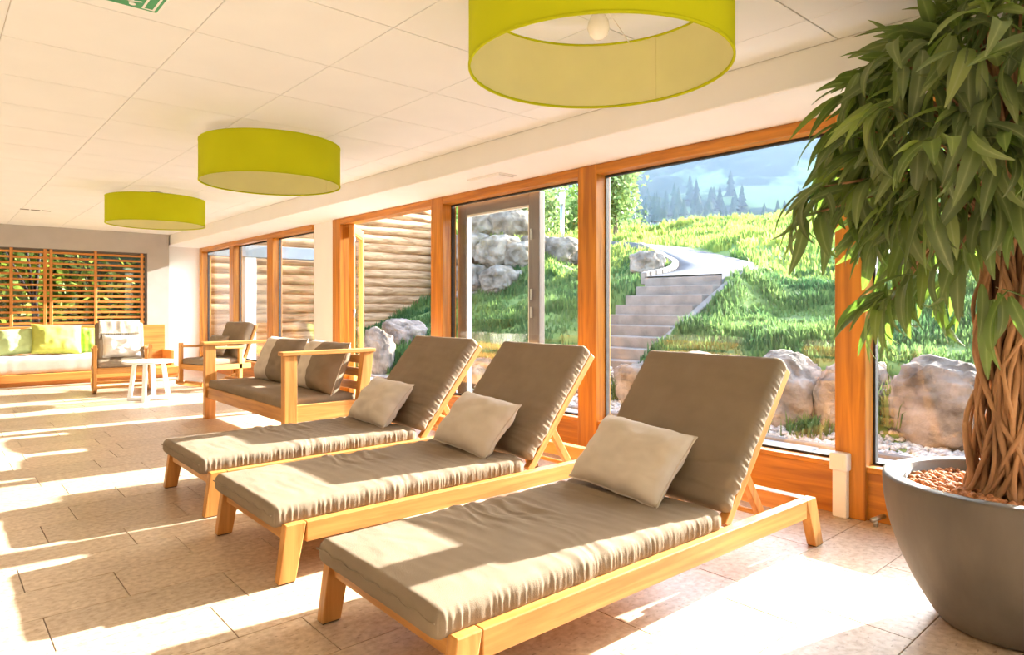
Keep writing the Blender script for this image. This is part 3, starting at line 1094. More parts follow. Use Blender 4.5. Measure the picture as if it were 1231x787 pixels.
tree(19.5, 16.2, (1.2, 1.2, 1.7), 0.5, 'leafy birch at the left edge of the large window', M_LEAF2, 5200, 0.10)
tree(24.5, 26.5, (2.6, 2.6, 2.6), 0.6, 'round green tree behind the lamp post', M_LEAF2, 4200, 0.17, zb=3.2)
tree(31, 28.6, (2.4, 2.4, 2.8), 0.6, 'round dark tree behind the meadow beside the timber post', M_LEAF1, 4200, 0.17, zb=2.6)
tree(27, 37, (3.2, 3.2, 3.2), 0.8, 'large tree above the bank boulders', M_LEAF1, 4600, 0.2, zb=2.6)
tree(41, 33, (2.0, 2.0, 2.6), 0.6, 'pale roadside tree far behind the birch', M_LEAF2, 3000, 0.17, zb=2.4)

# small weeds by the boulders
for (x, y, h, lab) in ((5.62, 2.55, .16, 'tuft of weeds in the gravel left of the thick post'), (5.55, 1.15, .15, 'tuft of weeds in the gravel near the tree pot'), (5.95, 2.02, .3, 'bushy weed between two boulders'), (5.75, 10.45, .4, 'green weeds beside the upright rock'), (5.9, 4.95, .28, 'weeds growing at the bottom steps')):
    k = 160
    V, T = blades(np.stack([0.09 * NR.randn(k), 0.09 * NR.randn(k), np.zeros(k)], 1), h, 0.008, 1.0)
    o = np_mesh('weed_tuft', V, T, M_GRASS_HAZED)
    o.location = (x, y, max(0, float(ground_z(x, y))) + 0.0)
    tag(o, lab, 'weeds')

# distant valley: hillside, conifers, haze
def hill_z(r, a):
    z = -14 + 16 * ss(60, 130, r) + 26 * ss(110, 260, r) + 75 * ss(220, 400, r)
    z = z + 5 * ss(90, 200, r) * (np.sin(a * 9 + 1) + np.sin(a * 17 + r * .02)) + 8 * ss(200, 380, r) * np.sin(a * 6.0 + 0.5)
    return z


M_HILL = bpy.data.materials.new('far_hillside')
nt, bs, out = nodes_of(M_HILL)
geo = nt.nodes.new('ShaderNodeNewGeometry')
nz = nt.nodes.new('ShaderNodeTexNoise')
nz.inputs['Scale'].default_value = 0.03
nz.inputs['Detail'].default_value = 7
nt.links.new(geo.outputs['Position'], nz.inputs['Vector'])
rp = nt.nodes.new('ShaderNodeValToRGB')
rp.color_ramp.elements[0].position = 0.49
rp.color_ramp.elements[1].position = 0.56
rp.color_ramp.elements[0].color = (0.022, 0.045, 0.025, 1)
rp.color_ramp.elements[1].color = (0.13, 0.19, 0.07, 1)
nt.links.new(nz.outputs['Fac'], rp.inputs[0])
nt.links.new(rp.outputs[0], bs.inputs['Base Color'])
bs.inputs['Roughness'].default_value = 0.95
ra = np.linspace(46, 430, 110)
an = np.radians(np.linspace(-50, 86, 160))
RR, AA = np.meshgrid(ra, an, indexing='ij')
ZZ = hill_z(RR, AA)
lump = np.zeros_like(ZZ)
for q in range(6):
    lump += np.sin(RR * (0.11 + .05 * q) + q) * np.sin(AA * (23 + 11 * q) + q * 1.7)
ZZ = ZZ + ss(200, 330, RR) * 1.6 * lump
V = np.stack([RR * np.cos(AA), RR * np.sin(AA), ZZ], -1).reshape(-1, 3)
ni, nj = RR.shape
ii, jj = np.meshgrid(np.arange(ni - 1), np.arange(nj - 1), indexing='ij')
b = (ii * nj + jj).ravel()
hill = np_mesh('valley_hillside', V, np.stack([b, b + nj, b + nj + 1, b + 1], 1), M_HILL, None, True)
tag(hill, 'forested mountainside across the valley', 'mountain', kind='structure')

M_FIR = mat('fir_green', (0.028, 0.055, 0.03), 0.95, 0.3, 0.6, rand=0.25)
fir_meshes = []
for q in range(3):
    V, Fc = [], []
    n = 9
    rs = random.Random(q)
    for (z0, z1, r0) in ((0.10, 0.45, 0.22), (0.30, 0.68, 0.17), (0.52, 0.86, 0.115), (0.72, 1.0, 0.07)):
        b0 = len(V)
        for j in range(n):
            a = 2 * math.pi * j / n
            rr = r0 * (0.75 + 0.5 * rs.random())
            V.append((rr * math.cos(a), rr * math.sin(a), z0 + 0.03 * rs.random()))
        V.append((0, 0, z1))
        V.append((0, 0, z0 + .06))
        for j in range(n):
            Fc.append((b0 + j, b0 + (j + 1) % n, b0 + n))
            Fc.append((b0 + (j + 1) % n, b0 + j, b0 + n + 1))
    b0 = len(V)
    for j in range(5):
        a = 2 * math.pi * j / 5
        V += [(0.02 * math.cos(a), 0.02 * math.sin(a), -0.1), (0.02 * math.cos(a), 0.02 * math.sin(a), 0.2)]
    for j in range(5):
        j2 = (j + 1) % 5
        Fc.append((b0 + 2 * j, b0 + 2 * j2, b0 + 2 * j2 + 1, b0 + 2 * j + 1))
    me = bpy.data.meshes.new('conifer')
    me.from_pydata(V, [], Fc)
    me.materials.append(M_FIR)
    fir_meshes.append(me)
rf = random.Random(21)
placed = []
for i in range(1600):
    if len(placed) >= 270:
        break
    band = rf.random()
    a = math.radians(rf.uniform(14, 62))
    if band < 0.72:
        r = rf.uniform(118, 150)
        if math.sin(a * 11 + 0.6) < -0.25:
            r += 60
    else:
        r = rf.uniform(180, 270)
    h = rf.uniform(6.5, 10.5) * (1.15 if r > 170 else 1)
    q_ = (r * math.cos(a), r * math.sin(a))
    if any((q_[0] - p_[0]) ** 2 + (q_[1] - p_[1]) ** 2 < 25 for p_ in placed):
        continue
    placed.append(q_)
    o = bpy.data.objects.new('conifer', fir_meshes[i % 3])
    COL.objects.link(o)
    o.location = (r * math.cos(a), r * math.sin(a), float(hill_z(np.array(r), np.array(a))) - 0.3)
    o.scale = (h, h, h)
    o.rotation_euler = (0, 0, rf.random() * 6)
    tag(o, 'hazy dark conifer on the far side of the valley', 'conifer', 'conifers across the valley')

HAZE = bpy.data.materials.new('valley_haze')
HAZE.use_nodes = True
nt = HAZE.node_tree
nt.nodes.clear()
out = nt.nodes.new('ShaderNodeOutputMaterial')
vsn = nt.nodes.new('ShaderNodeVolumeScatter')
vsn.inputs['Color'].default_value = (0.50, 0.66, 1.0, 1)
vsn.inputs['Density'].default_value = 0.00042
vsn.inputs['Anisotropy'].default_value = 0.35
nt.links.new(vsn.outputs[0], out.inputs['Volume'])
try:
    HAZE.cycles.homogeneous_volume = True
except Exception:
    pass
hz_ = box('valley_haze', (46, 440, -200, 440, -40, 75), HAZE, None, 0)
tag(hz_, 'bluish morning haze filling the valley', 'haze', kind='stuff')

# greenery behind the slatted end window
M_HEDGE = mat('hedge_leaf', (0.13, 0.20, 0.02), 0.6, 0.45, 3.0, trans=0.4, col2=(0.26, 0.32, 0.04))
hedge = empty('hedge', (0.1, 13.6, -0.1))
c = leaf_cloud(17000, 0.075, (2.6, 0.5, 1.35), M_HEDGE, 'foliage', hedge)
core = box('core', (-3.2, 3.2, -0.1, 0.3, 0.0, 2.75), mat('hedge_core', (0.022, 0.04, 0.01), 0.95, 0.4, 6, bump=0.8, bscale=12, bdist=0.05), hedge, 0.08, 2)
tag(hedge, 'green hedge beyond the slatted end window', 'hedge')
M_DBARK = mat('dark_bark', (0.03, 0.02, 0.016), 0.95, 0.3, 12, bump=0.5, bscale=30)
gt = empty('small_tree', (1.28, 12.85, -0.1))
tube('trunk', [(0, 0, 0), (0.02, 0, 1.0), (0.0, 0.02, 1.35)], [0.06, 0.05, 0.04], M_DBARK, gt)
for (dx, dz) in ((-0.36, 0.75), (0.1, 0.95), (-0.1, 0.9)):
    tube('branch', [(0.0, 0.02, 1.28), (dx * .5, 0.03, 1.28 + dz * .5), (dx, 0.05, 1.3 + dz)], [0.034, 0.026, 0.015], M_DBARK, gt)
tag(gt, 'dark forked tree trunk behind the slatted window', 'tree')
gb = box('ground_back', (X_L - 4, 3.7, 12.35, 17, -0.3, -0.1), M_SOIL, None, 0)
tag(gb, 'ground behind the end wall', 'ground', kind='structure')
#@@END_OUT
# ---------------------------------------------------------------- sun loungers
def make_lounger():
    r = empty('sun_lounger')
    W, ZR, LEN = 0.40, 0.232, 2.0
    for s in (-1, 1):
        a, b = sorted((s * W, s * (W - 0.045)))
        box('side_rail', (0.085, LEN - 0.085, a, b, ZR - 0.082, ZR), wood('teak', 'x'), r, 0.004, 2)
        for (xt0, xt1, xb0, xb1) in ((0.0, 0.085, -0.03, 0.04), (LEN - 0.085, LEN, LEN + 0.005, LEN + 0.075)):
            p = [(xb0, a, 0.004), (xb1, a, 0.004), (xb1, b, 0.004), (xb0, b, 0.004), (xt0, a, ZR), (xt1, a, ZR), (xt1, b, ZR), (xt0, b, ZR)]
            lg = hexa('leg', p, wood('teak', 'z'), r, 0.004, 2)
            box('glide', (xb0 + 0.003, xb1 - 0.003, a + 0.003, b - 0.003, 0, 0.008), M_RUBBER, lg, 0.002)
    wi = W - 0.046
    box('end_rail', (0.012, 0.06, -wi, wi, ZR - 0.075, ZR - 0.008), wood('teak', 'y'), r, 0.004, 2)
    box('end_rail', (LEN - 0.075, LEN - 0.012, -wi, wi, ZR - 0.075, ZR), wood('teak', 'y'), r, 0.004, 2)
    for k in range(12):
        x = 0.10 + k * 0.102
        box('seat_slat', (x, x + 0.07, -wi, wi, ZR - 0.04, ZR - 0.018), wood('teak', 'y'), r, 0.003)
    for s in (-1, 1):
        a, b = sorted((s * wi, s * (wi - 0.03)))
        box('rack_rail', (1.42, LEN - 0.076, a, b, ZR - 0.07, ZR - 0.03), wood('teak', 'x'), r, 0.003)
    sc = pad('seat_cushion', 1.35, 0.735, 0.088, M_TAUPE, r, r=0.032, nx=300, ny=40, nz=6, puff=0.010, wr=0.009, seed=3.1, gather=0.0048, dense=34, grad=(0.3, 1.5))
    sc.location = (0.63, 0, ZR - 0.017)
    hx, hyy = 0.665, 0.3625
    pp = []
    for i in range(41):
        f = -hyy + 2 * hyy * i / 40
        pp.append((-hx - 0.011, f, 0.058 - 0.004 * math.sin(i)))
    tube('piping', pp, 0.0028, M_TAUPE, sc, 6)
    # back
    A = math.radians(50)
    H = Vector((1.335, 0, ZR + 0.006))
    M = Matrix.Translation(H) @ Matrix.Rotation(-A, 4, 'Y')

    def put(o):
        o.matrix_local = M
        return o
    BL = 0.77
    for s in (-1, 1):
        a, b = sorted((s * (wi - 0.002), s * (wi - 0.042)))
        put(box('back_stile', (0.0, BL, a, b, -0.04, 0.0), wood('teak', 'x'), r, 0.004, 2))
    for k in range(7):
        x = 0.06 + k * 0.108
        put(box('back_slat', (x, x + 0.07, -wi + 0.043, wi - 0.043, -0.03, -0.006), wood('teak', 'y'), r, 0.003))
    bc = pad('back_cushion', 0.735, 0.735, 0.082, M_TAUPE, r, r=0.03, nx=170, ny=60, nz=6, puff=0.012, wr=0.007, seed=8.7, gather=0.0035, dense=34, grad=(1.4, 0.4))
    bc.matrix_local = M @ Matrix.Translation((0.405, 0, 0.003))
    for s in (-1, 1):
        y0 = s * (wi - 0.07)
        P = [Vector((1.335 + 0.30 * math.cos(A) + 0.02, y0, ZR + 0.30 * math.sin(A) - 0.02)), Vector((1.72, y0, ZR - 0.05))]
        d = (P[1] - P[0]).normalized()
        q = Vector((-d.z, 0, d.x)) * 0.022
        t = 0.014
        pts = []
        for yy in (y0 - t, y0 + t):
            pts.append([(P[0] - q), (P[0] + q), (P[1] + q), (P[1] - q)])
        pb = [(v.x, y0 - t, v.z) for v in pts[0]]
        pt = [(v.x, y0 + t, v.z) for v in pts[0]]
        hexa('prop_strut', pb + pt, wood('teak', 'z'), r, 0.003)
    tube('prop_bar', [(1.72, -wi + 0.05, ZR - 0.045), (1.72, wi - 0.05, ZR - 0.045)], 0.012, wood('teak', 'y'), r, 10)
    return r


L0 = make_lounger()
LOUNGERS = [(1.045, 1.79, -1.2, 'taupe sun lounger nearest the camera'), (1.07, 2.955, -0.6, 'middle of the three taupe sun loungers'), (1.11, 4.03, 0.0, 'farthest taupe sun lounger beside the wooden sofa')]
PIL = [(0.02, 'beige scatter cushion on the nearest sun lounger'), (-0.035, 'beige scatter cushion on the middle sun lounger'), (0.0, 'beige scatter cushion on the farthest sun lounger')]
for i, (x, y, a, lab) in enumerate(LOUNGERS):
    o = L0 if i == 0 else copy_tree(L0)
    o.location = (x, y, 0)
    o.rotation_euler = (0, 0, math.radians(a))
    tag(o, lab, 'sun lounger', 'row of sun loungers')
    p = pillow('scatter_cushion', 0.50, 0.35, 0.165, M_BEIGE, seed=i * 3.3 + 1)
    A = math.radians(47 + i)
    # local x of pillow -> world -Y, local y -> up the backrest
    ex = Vector((0, -1, 0))
    ey = Vector((math.cos(A), 0, math.sin(A)))
    ez = ex.cross(ey)
    R = Matrix((ex, ey, ez)).transposed().to_4x4()
    roll = Matrix.Rotation(math.radians((-5, -4, -2)[i]), 4, 'Z')
    c = Vector((x + 1.235, y + PIL[i][0], 0.448))
    p.matrix_world = Matrix.Translation(c) @ R @ roll
    tag(p, PIL[i][1], 'cushion', 'scatter cushions on the loungers')

# ---------------------------------------------------------------- wooden sofa
SX, SY0, SY1 = 2.035, 4.905, 6.88
SW = SY1 - SY0
sofa = empty('wooden_sofa', (SX, (SY0 + SY1) / 2, 0))
h = SW / 2
D = 0.70
for s in (-1, 1):
    a, b = sorted((s * h, s * (h - 0.07)))
    box('front_post', (0, 0.10, a, b, 0, 0.722), wood('teak', 'z'), sofa, 0.004, 2)
    p = [(D - 0.12, a, 0), (D - 0.03, a, 0), (D - 0.03, b, 0), (D - 0.12, b, 0), (D - 0.03, a, 0.722), (D + 0.06, a, 0.722), (D + 0.06, b, 0.722), (D - 0.03, b, 0.722)]
    hexa('rear_post', p, wood('teak', 'z'), sofa, 0.004, 2)
    a2, b2 = sorted((s * (h + 0.012), s * (h - 0.085)))
    box('armrest', (-0.02, D + 0.075, a2, b2, 0.722, 0.752), wood('teak', 'x'), sofa, 0.005, 2)
    a3, b3 = sorted((s * (h - 0.012), s * (h - 0.055)))
    box('side_rail', (0.10, D - 0.09, a3, b3, 0.205, 0.335), wood('teak', 'x'), sofa, 0.004, 2)
box('front_rail', (0.018, 0.06, -h + 0.07, h - 0.07, 0.205, 0.312), wood('teak', 'y'), sofa, 0.004, 2)
box('rear_rail', (D - 0.10, D - 0.05, -h + 0.07, h - 0.07, 0.205, 0.312), wood('teak', 'y'), sofa, 0.004, 2)
for k in range(6):
    x = 0.085 + k * 0.092
    box('seat_slat', (x, x + 0.065, -h + 0.07, h - 0.07, 0.27, 0.295), wood('teak', 'y'), sofa, 0.003)
for k in range(3):
    z = 0.40 + k * 0.11
    xo = D - 0.12 + 0.09 * z / 0.722 + 0.05
    box('back_slat', (xo, xo + 0.025, -h + 0.07, h - 0.07, z, z + 0.07), wood('teak', 'y'), sofa, 0.003)
sc = pad('seat_cushion', 0.62, SW - 0.16, 0.085, M_TAUPE, sofa, r=0.028, nx=40, ny=90, nz=5, puff=0.01, wr=0.004, seed=5.5, gather=0.003, dense=14)
sc.location = (0.335, 0, 0.298)
tag(sofa, 'wooden frame sofa with taupe seat cushion behind the loungers', 'sofa')
for i, (yy, rz, lab) in enumerate(((0.37, 3, 'two-tone beige and brown cushion at the middle of the wooden sofa'), (-0.515, -3, 'two-tone beige and brown cushion at the near end of the wooden sofa'))):
    p = pillow('back_cushion', 0.78, 0.46, 0.24, [M_BEIGE, M_TAUPE], seed=12 + i * 5, split=0.5, wr=1.6)
    A = math.radians(68)
    ex = Vector((0, -1, 0))
    ey = Vector((math.cos(A), 0, math.sin(A)))
    R = Matrix((ex, ey, ex.cross(ey))).transposed().to_4x4()
    p.matrix_world = Matrix.Translation((SX + 0.525, (SY0 + SY1) / 2 + yy, 0.585)) @ Matrix.Rotation(math.radians(rz), 4, 'Z') @ R
    tag(p, lab, 'cushion', 'two-tone cushions on the wooden sofa')

# ---------------------------------------------------------------- rocking chairs
def make_rocker():
    r = empty('rocking_chair')
    hw = 0.32
    for s in (-1, 1):
        a, b = sorted((s * hw, s * (hw - 0.04)))
        box('front_post', (a, b, -0.36, -0.31, 0.085, 0.615), wood('teak', 'z'), r, 0.004, 2)
        box('rear_post', (a, b, 0.12, 0.17, 0.06, 0.57), wood('teak', 'z'), r, 0.004, 2)
        p = [(a - .008, -0.34, 0.555), (b + .008, -0.34, 0.555), (b + .008, 0.20, 0.535), (a - .008, 0.20, 0.535), (a - .008, -0.34, 0.585), (b + .008, -0.34, 0.585), (b + .008, 0.20, 0.565), (a - .008, 0.20, 0.565)]
        hexa('armrest', p, wood('teak', 'y'), r, 0.004, 2)
        box('seat_rail', (a, b, -0.31, 0.30, 0.265, 0.335), wood('teak', 'y'), r, 0.004)
        # rocker runner, an arc
        V, Fc = [], []
        n = 18
        Rr = 1.15
        for i in range(n + 1):
            y = -0.40 + 0.86 * i / n
            zc = Rr - math.sqrt(Rr * Rr - (y - 0.0) ** 2)
            for (dx, dz) in ((a, 0), (b, 0), (b, 0.05), (a, 0.05)):
                V.append((dx, y, zc + dz))
        for i in range(n):
            for j in range(4):
                j2 = (j + 1) % 4
                Fc.append((i * 4 + j, i * 4 + j2, i * 4 + 4 + j2, i * 4 + 4 + j))
        Fc += [(3, 2, 1, 0), (n * 4, n * 4 + 1, n * 4 + 2, n * 4 + 3)]
        mesh_obj('runner', V, Fc, wood('teak', 'y'), r)
    box('front_rail', (-hw + 0.04, hw - 0.04, -0.35, -0.315, 0.265, 0.335), wood('teak', 'x'), r, 0.004)
    box('stretcher', (-hw + 0.04, hw - 0.04, -0.30, -0.265, 0.075, 0.105), wood('teak', 'x'), r, 0.004)
    box('stretcher', (-hw + 0.04, hw - 0.04, 0.28, 0.315, 0.075, 0.11), wood('teak', 'x'), r, 0.004)
    for k in range(6):
        y = -0.27 + k * 0.095
        box('seat_slat', (-hw + 0.04, hw - 0.04, y, y + 0.05, 0.295, 0.315), wood('teak', 'x'), r, 0.003)
    sc = pad('seat_cushion', 0.56, 0.58, 0.085, M_TAUPE, r, r=0.03, nx=30, ny=30, nz=5, puff=0.012, wr=0.004, seed=2.2)
    sc.location = (0, -0.045, 0.325)
    A = math.radians(68)
    M = Matrix.Translation((0, 0.20, 0.36)) @ Matrix.Rotation(A, 4, 'X')
    for s in (-1, 1):
        a, b = sorted((s * (hw - 0.045), s * (hw - 0.085)))
        o = box('back_stile', (a, b, -0.08, 0.52, -0.045, -0.005), wood('teak', 'y'), r, 0.004)
        o.matrix_local = M
    for k in range(4):
        o = box('back_slat', (-hw + 0.085, hw - 0.085, 0.06 + k * 0.12, 0.11 + k * 0.12, -0.035, -0.01), wood('teak', 'x'), r, 0.003)
        o.matrix_local = M
    bc = pad('back_cushion', 0.56, 0.53, 0.10, M_TAUPE, r, r=0.035, nx=30, ny=30, nz=5, puff=0.012, wr=0.004, seed=6.2)
    bc.matrix_local = M @ Matrix.Translation((0, 0.27, 0.0))
    return r


k1_ = make_rocker()
k2_ = copy_tree(k1_)
k1_.location = (1.90, 9.82, 0)
k1_.rotation_euler = (0, 0, math.radians(-7))
tag(k1_, 'wooden rocking chair with a pale throw over its back', 'rocking chair', 'rocking chairs by the far wall')
k2_.location = (2.95, 9.36, 0)
k2_.rotation_euler = (0, 0, math.radians(-76))
tag(k2_, 'wooden rocking chair in front of the far windows', 'rocking chair', 'rocking chairs by the far wall')

# throw over the first chair
throw = empty('throw_blanket', k1_.location, math.radians(-7))
V, Fc = [], []
nu, nv = 34, 30
prof = []
A = math.radians(68)
e = Vector((0, math.cos(A), math.sin(A)))
nn = Vector((0, -math.sin(A), math.cos(A)))
Hh = Vector((0, 0.20, 0.36))
topf = Hh + e * 0.545 + nn * 0.125
for k in range(nv + 1):
    f = k / nv
    if f < 0.42:
        p = Hh + e * (0.36 + 0.19 * f / 0.42) + nn * 0.127
    elif f < 0.6:
        g = (f - 0.42) / 0.18
        p = Hh + e * (0.55 + 0.02 * math.sin(g * math.pi)) + nn * (0.127 - 0.185 * g)
    else:
        p = Hh + e * (0.55 - 0.33 * (f - 0.6) / 0.4) + nn * (-0.058)
    prof.append(p)
for i in range(nu + 1):
    u = -0.235 + 0.47 * i / nu
    for k in range(nv + 1):
        p = prof[k]
        w = 0.008 * nz3(u * 16, k * 0.1, 3)
        V.append((u + 0.004 * nz3(k * .4, u * 4, 1), p.y + nn.y * w, p.z + nn.z * w))
for i in range(nu):
    for k in range(nv):
        q = i * (nv + 1) + k
        Fc.append((q, q + nv + 1, q + nv + 2, q + 1))
cl = mesh_obj('cloth', V, Fc, M_THROW, throw, True)
md = cl.modifiers.new('thickness', 'SOLIDIFY')
md.thickness = 0.008
Vf, Ff = [], []
rr = random.Random(4)
for i in range(30):
    u = -0.23 + 0.46 * i / 29
    p0 = Hh + e * 0.37 + nn * 0.133
    ln = 0.07 + 0.025 * rr.random()
    v_, f_ = tube_geo([(u, p0.y, p0.z), (u + 0.006 * rr.uniform(-1, 1), p0.y - 0.004, p0.z - ln * .5), (u + 0.012 * rr.uniform(-1, 1), p0.y - 0.012 + 0.01, p0.z - ln)], 0.004, 5)
    Ff += [tuple(q + len(Vf) for q in ff) for ff in f_]
    Vf += v_
fr = mesh_obj('fringe', Vf, Ff, M_THROW, throw, True)
fr['kind'] = 'stuff'
tag(throw, 'pale fringed throw draped over the rocking chair back', 'throw')


def lean_pillow(label, w, h, t, m, c, az, tilt, seed, group=None, split=None, roll=0, name='cushion'):
    """pillow leaning; az = direction its face looks (radians in plan), tilt from vertical"""
    p = pillow(name, w, h, t, m, seed=seed, split=split)
    n = Vector((math.cos(az) * math.cos(tilt), math.sin(az) * math.cos(tilt), math.sin(tilt)))
    ex = Vector((-math.sin(az), math.cos(az), 0))
    ey = n.cross(ex)
    R = Matrix((ex, ey, n)).transposed().to_4x4()
    p.matrix_world = Matrix.Translation(c) @ R @ Matrix.Rotation(math.radians(roll), 4, 'Z')
    tag(p, label, 'cushion', group)
    return p


lean_pillow('white scatter cushion on the rocking chair with the throw', 0.42, 0.30, 0.13, M_WHITEFAB, (1.91, 9.83, 0.585), math.radians(-90 - 7), math.radians(22), 31)
lean_pillow('grey cushion on the rocking chair by the far windows', 0.40, 0.28, 0.12, M_TAUPE, (2.95, 9.36, 0.575), math.radians(-90 - 76), math.radians(22), 37)

# ---------------------------------------------------------------- white side table
tb = empty('side_table', (1.96, 8.65, 0), math.radians(18))
lathe('table_top', [(0.0, 0.440), (0.262, 0.440), (0.282, 0.446), (0.286, 0.456), (0.280, 0.464), (0.262, 0.466), (0.0, 0.466)], M_LACQ, tb, 48)
for k in range(4):
    a = math.pi / 4 + k * math.pi / 2
    c, s = math.cos(a), math.sin(a)
    t = Vector((-s, c, 0)) * 0.021
    P0, P1 = Vector((c * 0.21, s * 0.21, 0.0)), Vector((c * 0.15, s * 0.15, 0.441))
    rd = Vector((c, s, 0)) * 0.021
    p = [P0 - rd - t, P0 + rd - t, P0 + rd + t, P0 - rd + t, P1 - rd - t, P1 + rd - t, P1 + rd + t, P1 - rd + t]
    hexa('leg', p, M_LACQ, tb, 0.003)
for k in range(2):
    a = math.pi / 4 + k * math.pi / 2
    c, s = math.cos(a), math.sin(a)
    t = Vector((-s, c, 0)) * 0.02
    rd = Vector((c, s, 0)) * 0.2
    p = [-rd - t, rd - t, rd + t, -rd + t]
    zz = 0.002 + 0.001 * k
    hexa('cross_bar', [(v.x, v.y, zz) for v in p] + [(v.x, v.y, 0.042 + .001 * k) for v in p], M_LACQ, tb, 0.003)
tag(tb, 'small round white side table between the rocking chairs', 'side table')

# ---------------------------------------------------------------- bench along the end wall
BX0, BX1 = -3.25, 2.96
bench = empty('long_bench', ((BX0 + BX1) / 2, 11.6, 0))
bh = (BX1 - BX0) / 2
box('plinth', (-bh, bh, -0.36, 0.44, 0.0, 0.06), wood('oak', 'x'), bench, 0.003)
box('base', (-bh, bh, -0.42, 0.44, 0.06, 0.165), wood('oak', 'x'), bench, 0.004)
box('back_panel', (-bh, bh, 0.41, 0.445, 0.165, 0.80), wood('oak', 'x'), bench, 0.004)
box('end_panel', (bh - 0.04, bh, -0.12, 0.41, 0.165, 0.395), wood('oak', 'y'), bench, 0.004)
sc = pad('seat_cushion', 2 * bh - 0.62, 0.76, 0.235, M_GREYFAB, bench, r=0.05, nx=150, ny=24, nz=6, puff=0.012, wr=0.01, seed=9.9)
sc.location = (-0.28, 0.02, 0.163)
tag(bench, 'long built-in wooden bench with pale grey cushion', 'bench')
M_GREEN1 = mat('pale_green_fabric', (0.50, 0.60, 0.28), 0.95, 0.08, 8, bump=0.2, bscale=300, spec=0.1)
M_GREEN2 = mat('lime_fabric', (0.55, 0.58, 0.13), 0.95, 0.08, 8, bump=0.2, bscale=300, spec=0.1)
M_STR = bpy.data.materials.new('striped_fabric')
nt, bs, out = nodes_of(M_STR)
tc = nt.nodes.new('ShaderNodeTexCoord')
wv = nt.nodes.new('ShaderNodeTexWave')
wv.inputs['Scale'].default_value = 4.2
rp = nt.nodes.new('ShaderNodeValToRGB')
rp.color_ramp.elements[0].color = (0.20, 0.40, 0.05, 1)
rp.color_ramp.elements[1].color = (0.52, 0.55, 0.14, 1)
nt.links.new(tc.outputs['Object'], wv.inputs['Vector'])
nt.links.new(wv.outputs['Fac'], rp.inputs[0])
nt.links.new(rp.outputs[0], bs.inputs['Base Color'])
bs.inputs['Roughness'].default_value = 0.95
dn = math.radians(-90)
lean_pillow('pale green scatter cushion at the left end of the bench', 0.50, 0.40, 0.17, M_GREEN1, (0.93, 11.62, 0.60), dn, math.radians(28), 41, 'green cushions on the bench', roll=4)
lean_pillow('large lime green scatter cushion on the bench', 0.60, 0.46, 0.20, M_GREEN2, (1.42, 11.56, 0.625), dn, math.radians(26), 43, 'green cushions on the bench', roll=-3)
lean_pillow('green striped scatter cushion beside the rocking chair', 0.44, 0.40, 0.16, M_STR, (1.90, 11.66, 0.595), dn, math.radians(24), 47, 'green cushions on the bench')

# ---------------------------------------------------------------- slatted end window
win = empty('window_6', ((BW0 + BW1) / 2, YB, 0))
wh = (BW1 - BW0) / 2
boxes('frame', [(-wh, -wh + 0.03, 0.03, 0.25, BZ0, BZ1), (wh - 0.03, wh, 0.03, 0.25, BZ0, BZ1), (-wh + .03, wh - .03, 0.03, 0.25, BZ0, BZ0 + .03), (-wh + .03, wh - .03, 0.03, 0.25, BZ1 - .03, BZ1)], wood('door', 'x'), win, 0)
box('pane', (-wh + 0.03, wh - 0.03, 0.17, 0.185, BZ0 + 0.03, BZ1 - 0.03), M_GLASS, win, 0)
tag(win, 'wide end window behind the wooden slats', 'window', kind='structure')
scr = empty('slat_screen', ((BW0 + BW1) / 2, YB + 0.045, 0))
for k in range(14):
    z = BZ0 + 0.045 + k * 0.0818
    box('slat', (-wh + 0.035, wh - 0.035, -0.022, 0.022, z - 0.016, z + 0.016), wood('oak', 'x'), scr, 0.003)
cx = (BW0 + BW1) / 2
for X in (2.63, 1.985, 1.41, 1.335, 0.93, 0.2, -0.45, -1.1):
    box('upright', (X - cx - 0.02, X - cx + 0.02, -0.036, -0.023, BZ0 + 0.005, BZ1 - 0.005), wood('oak', 'z'), scr, 0.003)
tag(scr, 'orange wooden slat screen in the end window', 'slat screen')

# ---------------------------------------------------------------- drum lamps
M_LIME = mat('lime_shade_outer', (0.62, 0.66, 0.014), 0.85, 0.03, 5, bump=0.12, bscale=500, trans=0.30, spec=0.15)
M_LIMEIN = mat('lime_shade_lining', (0.90, 0.86, 0.50), 0.85, 0.03, 5, bump=0.12, bscale=500, trans=0.30, spec=0.15)
M_BULB = mat('opal_bulb', (0.88, 0.86, 0.82), 0.25, 0.01, 5)


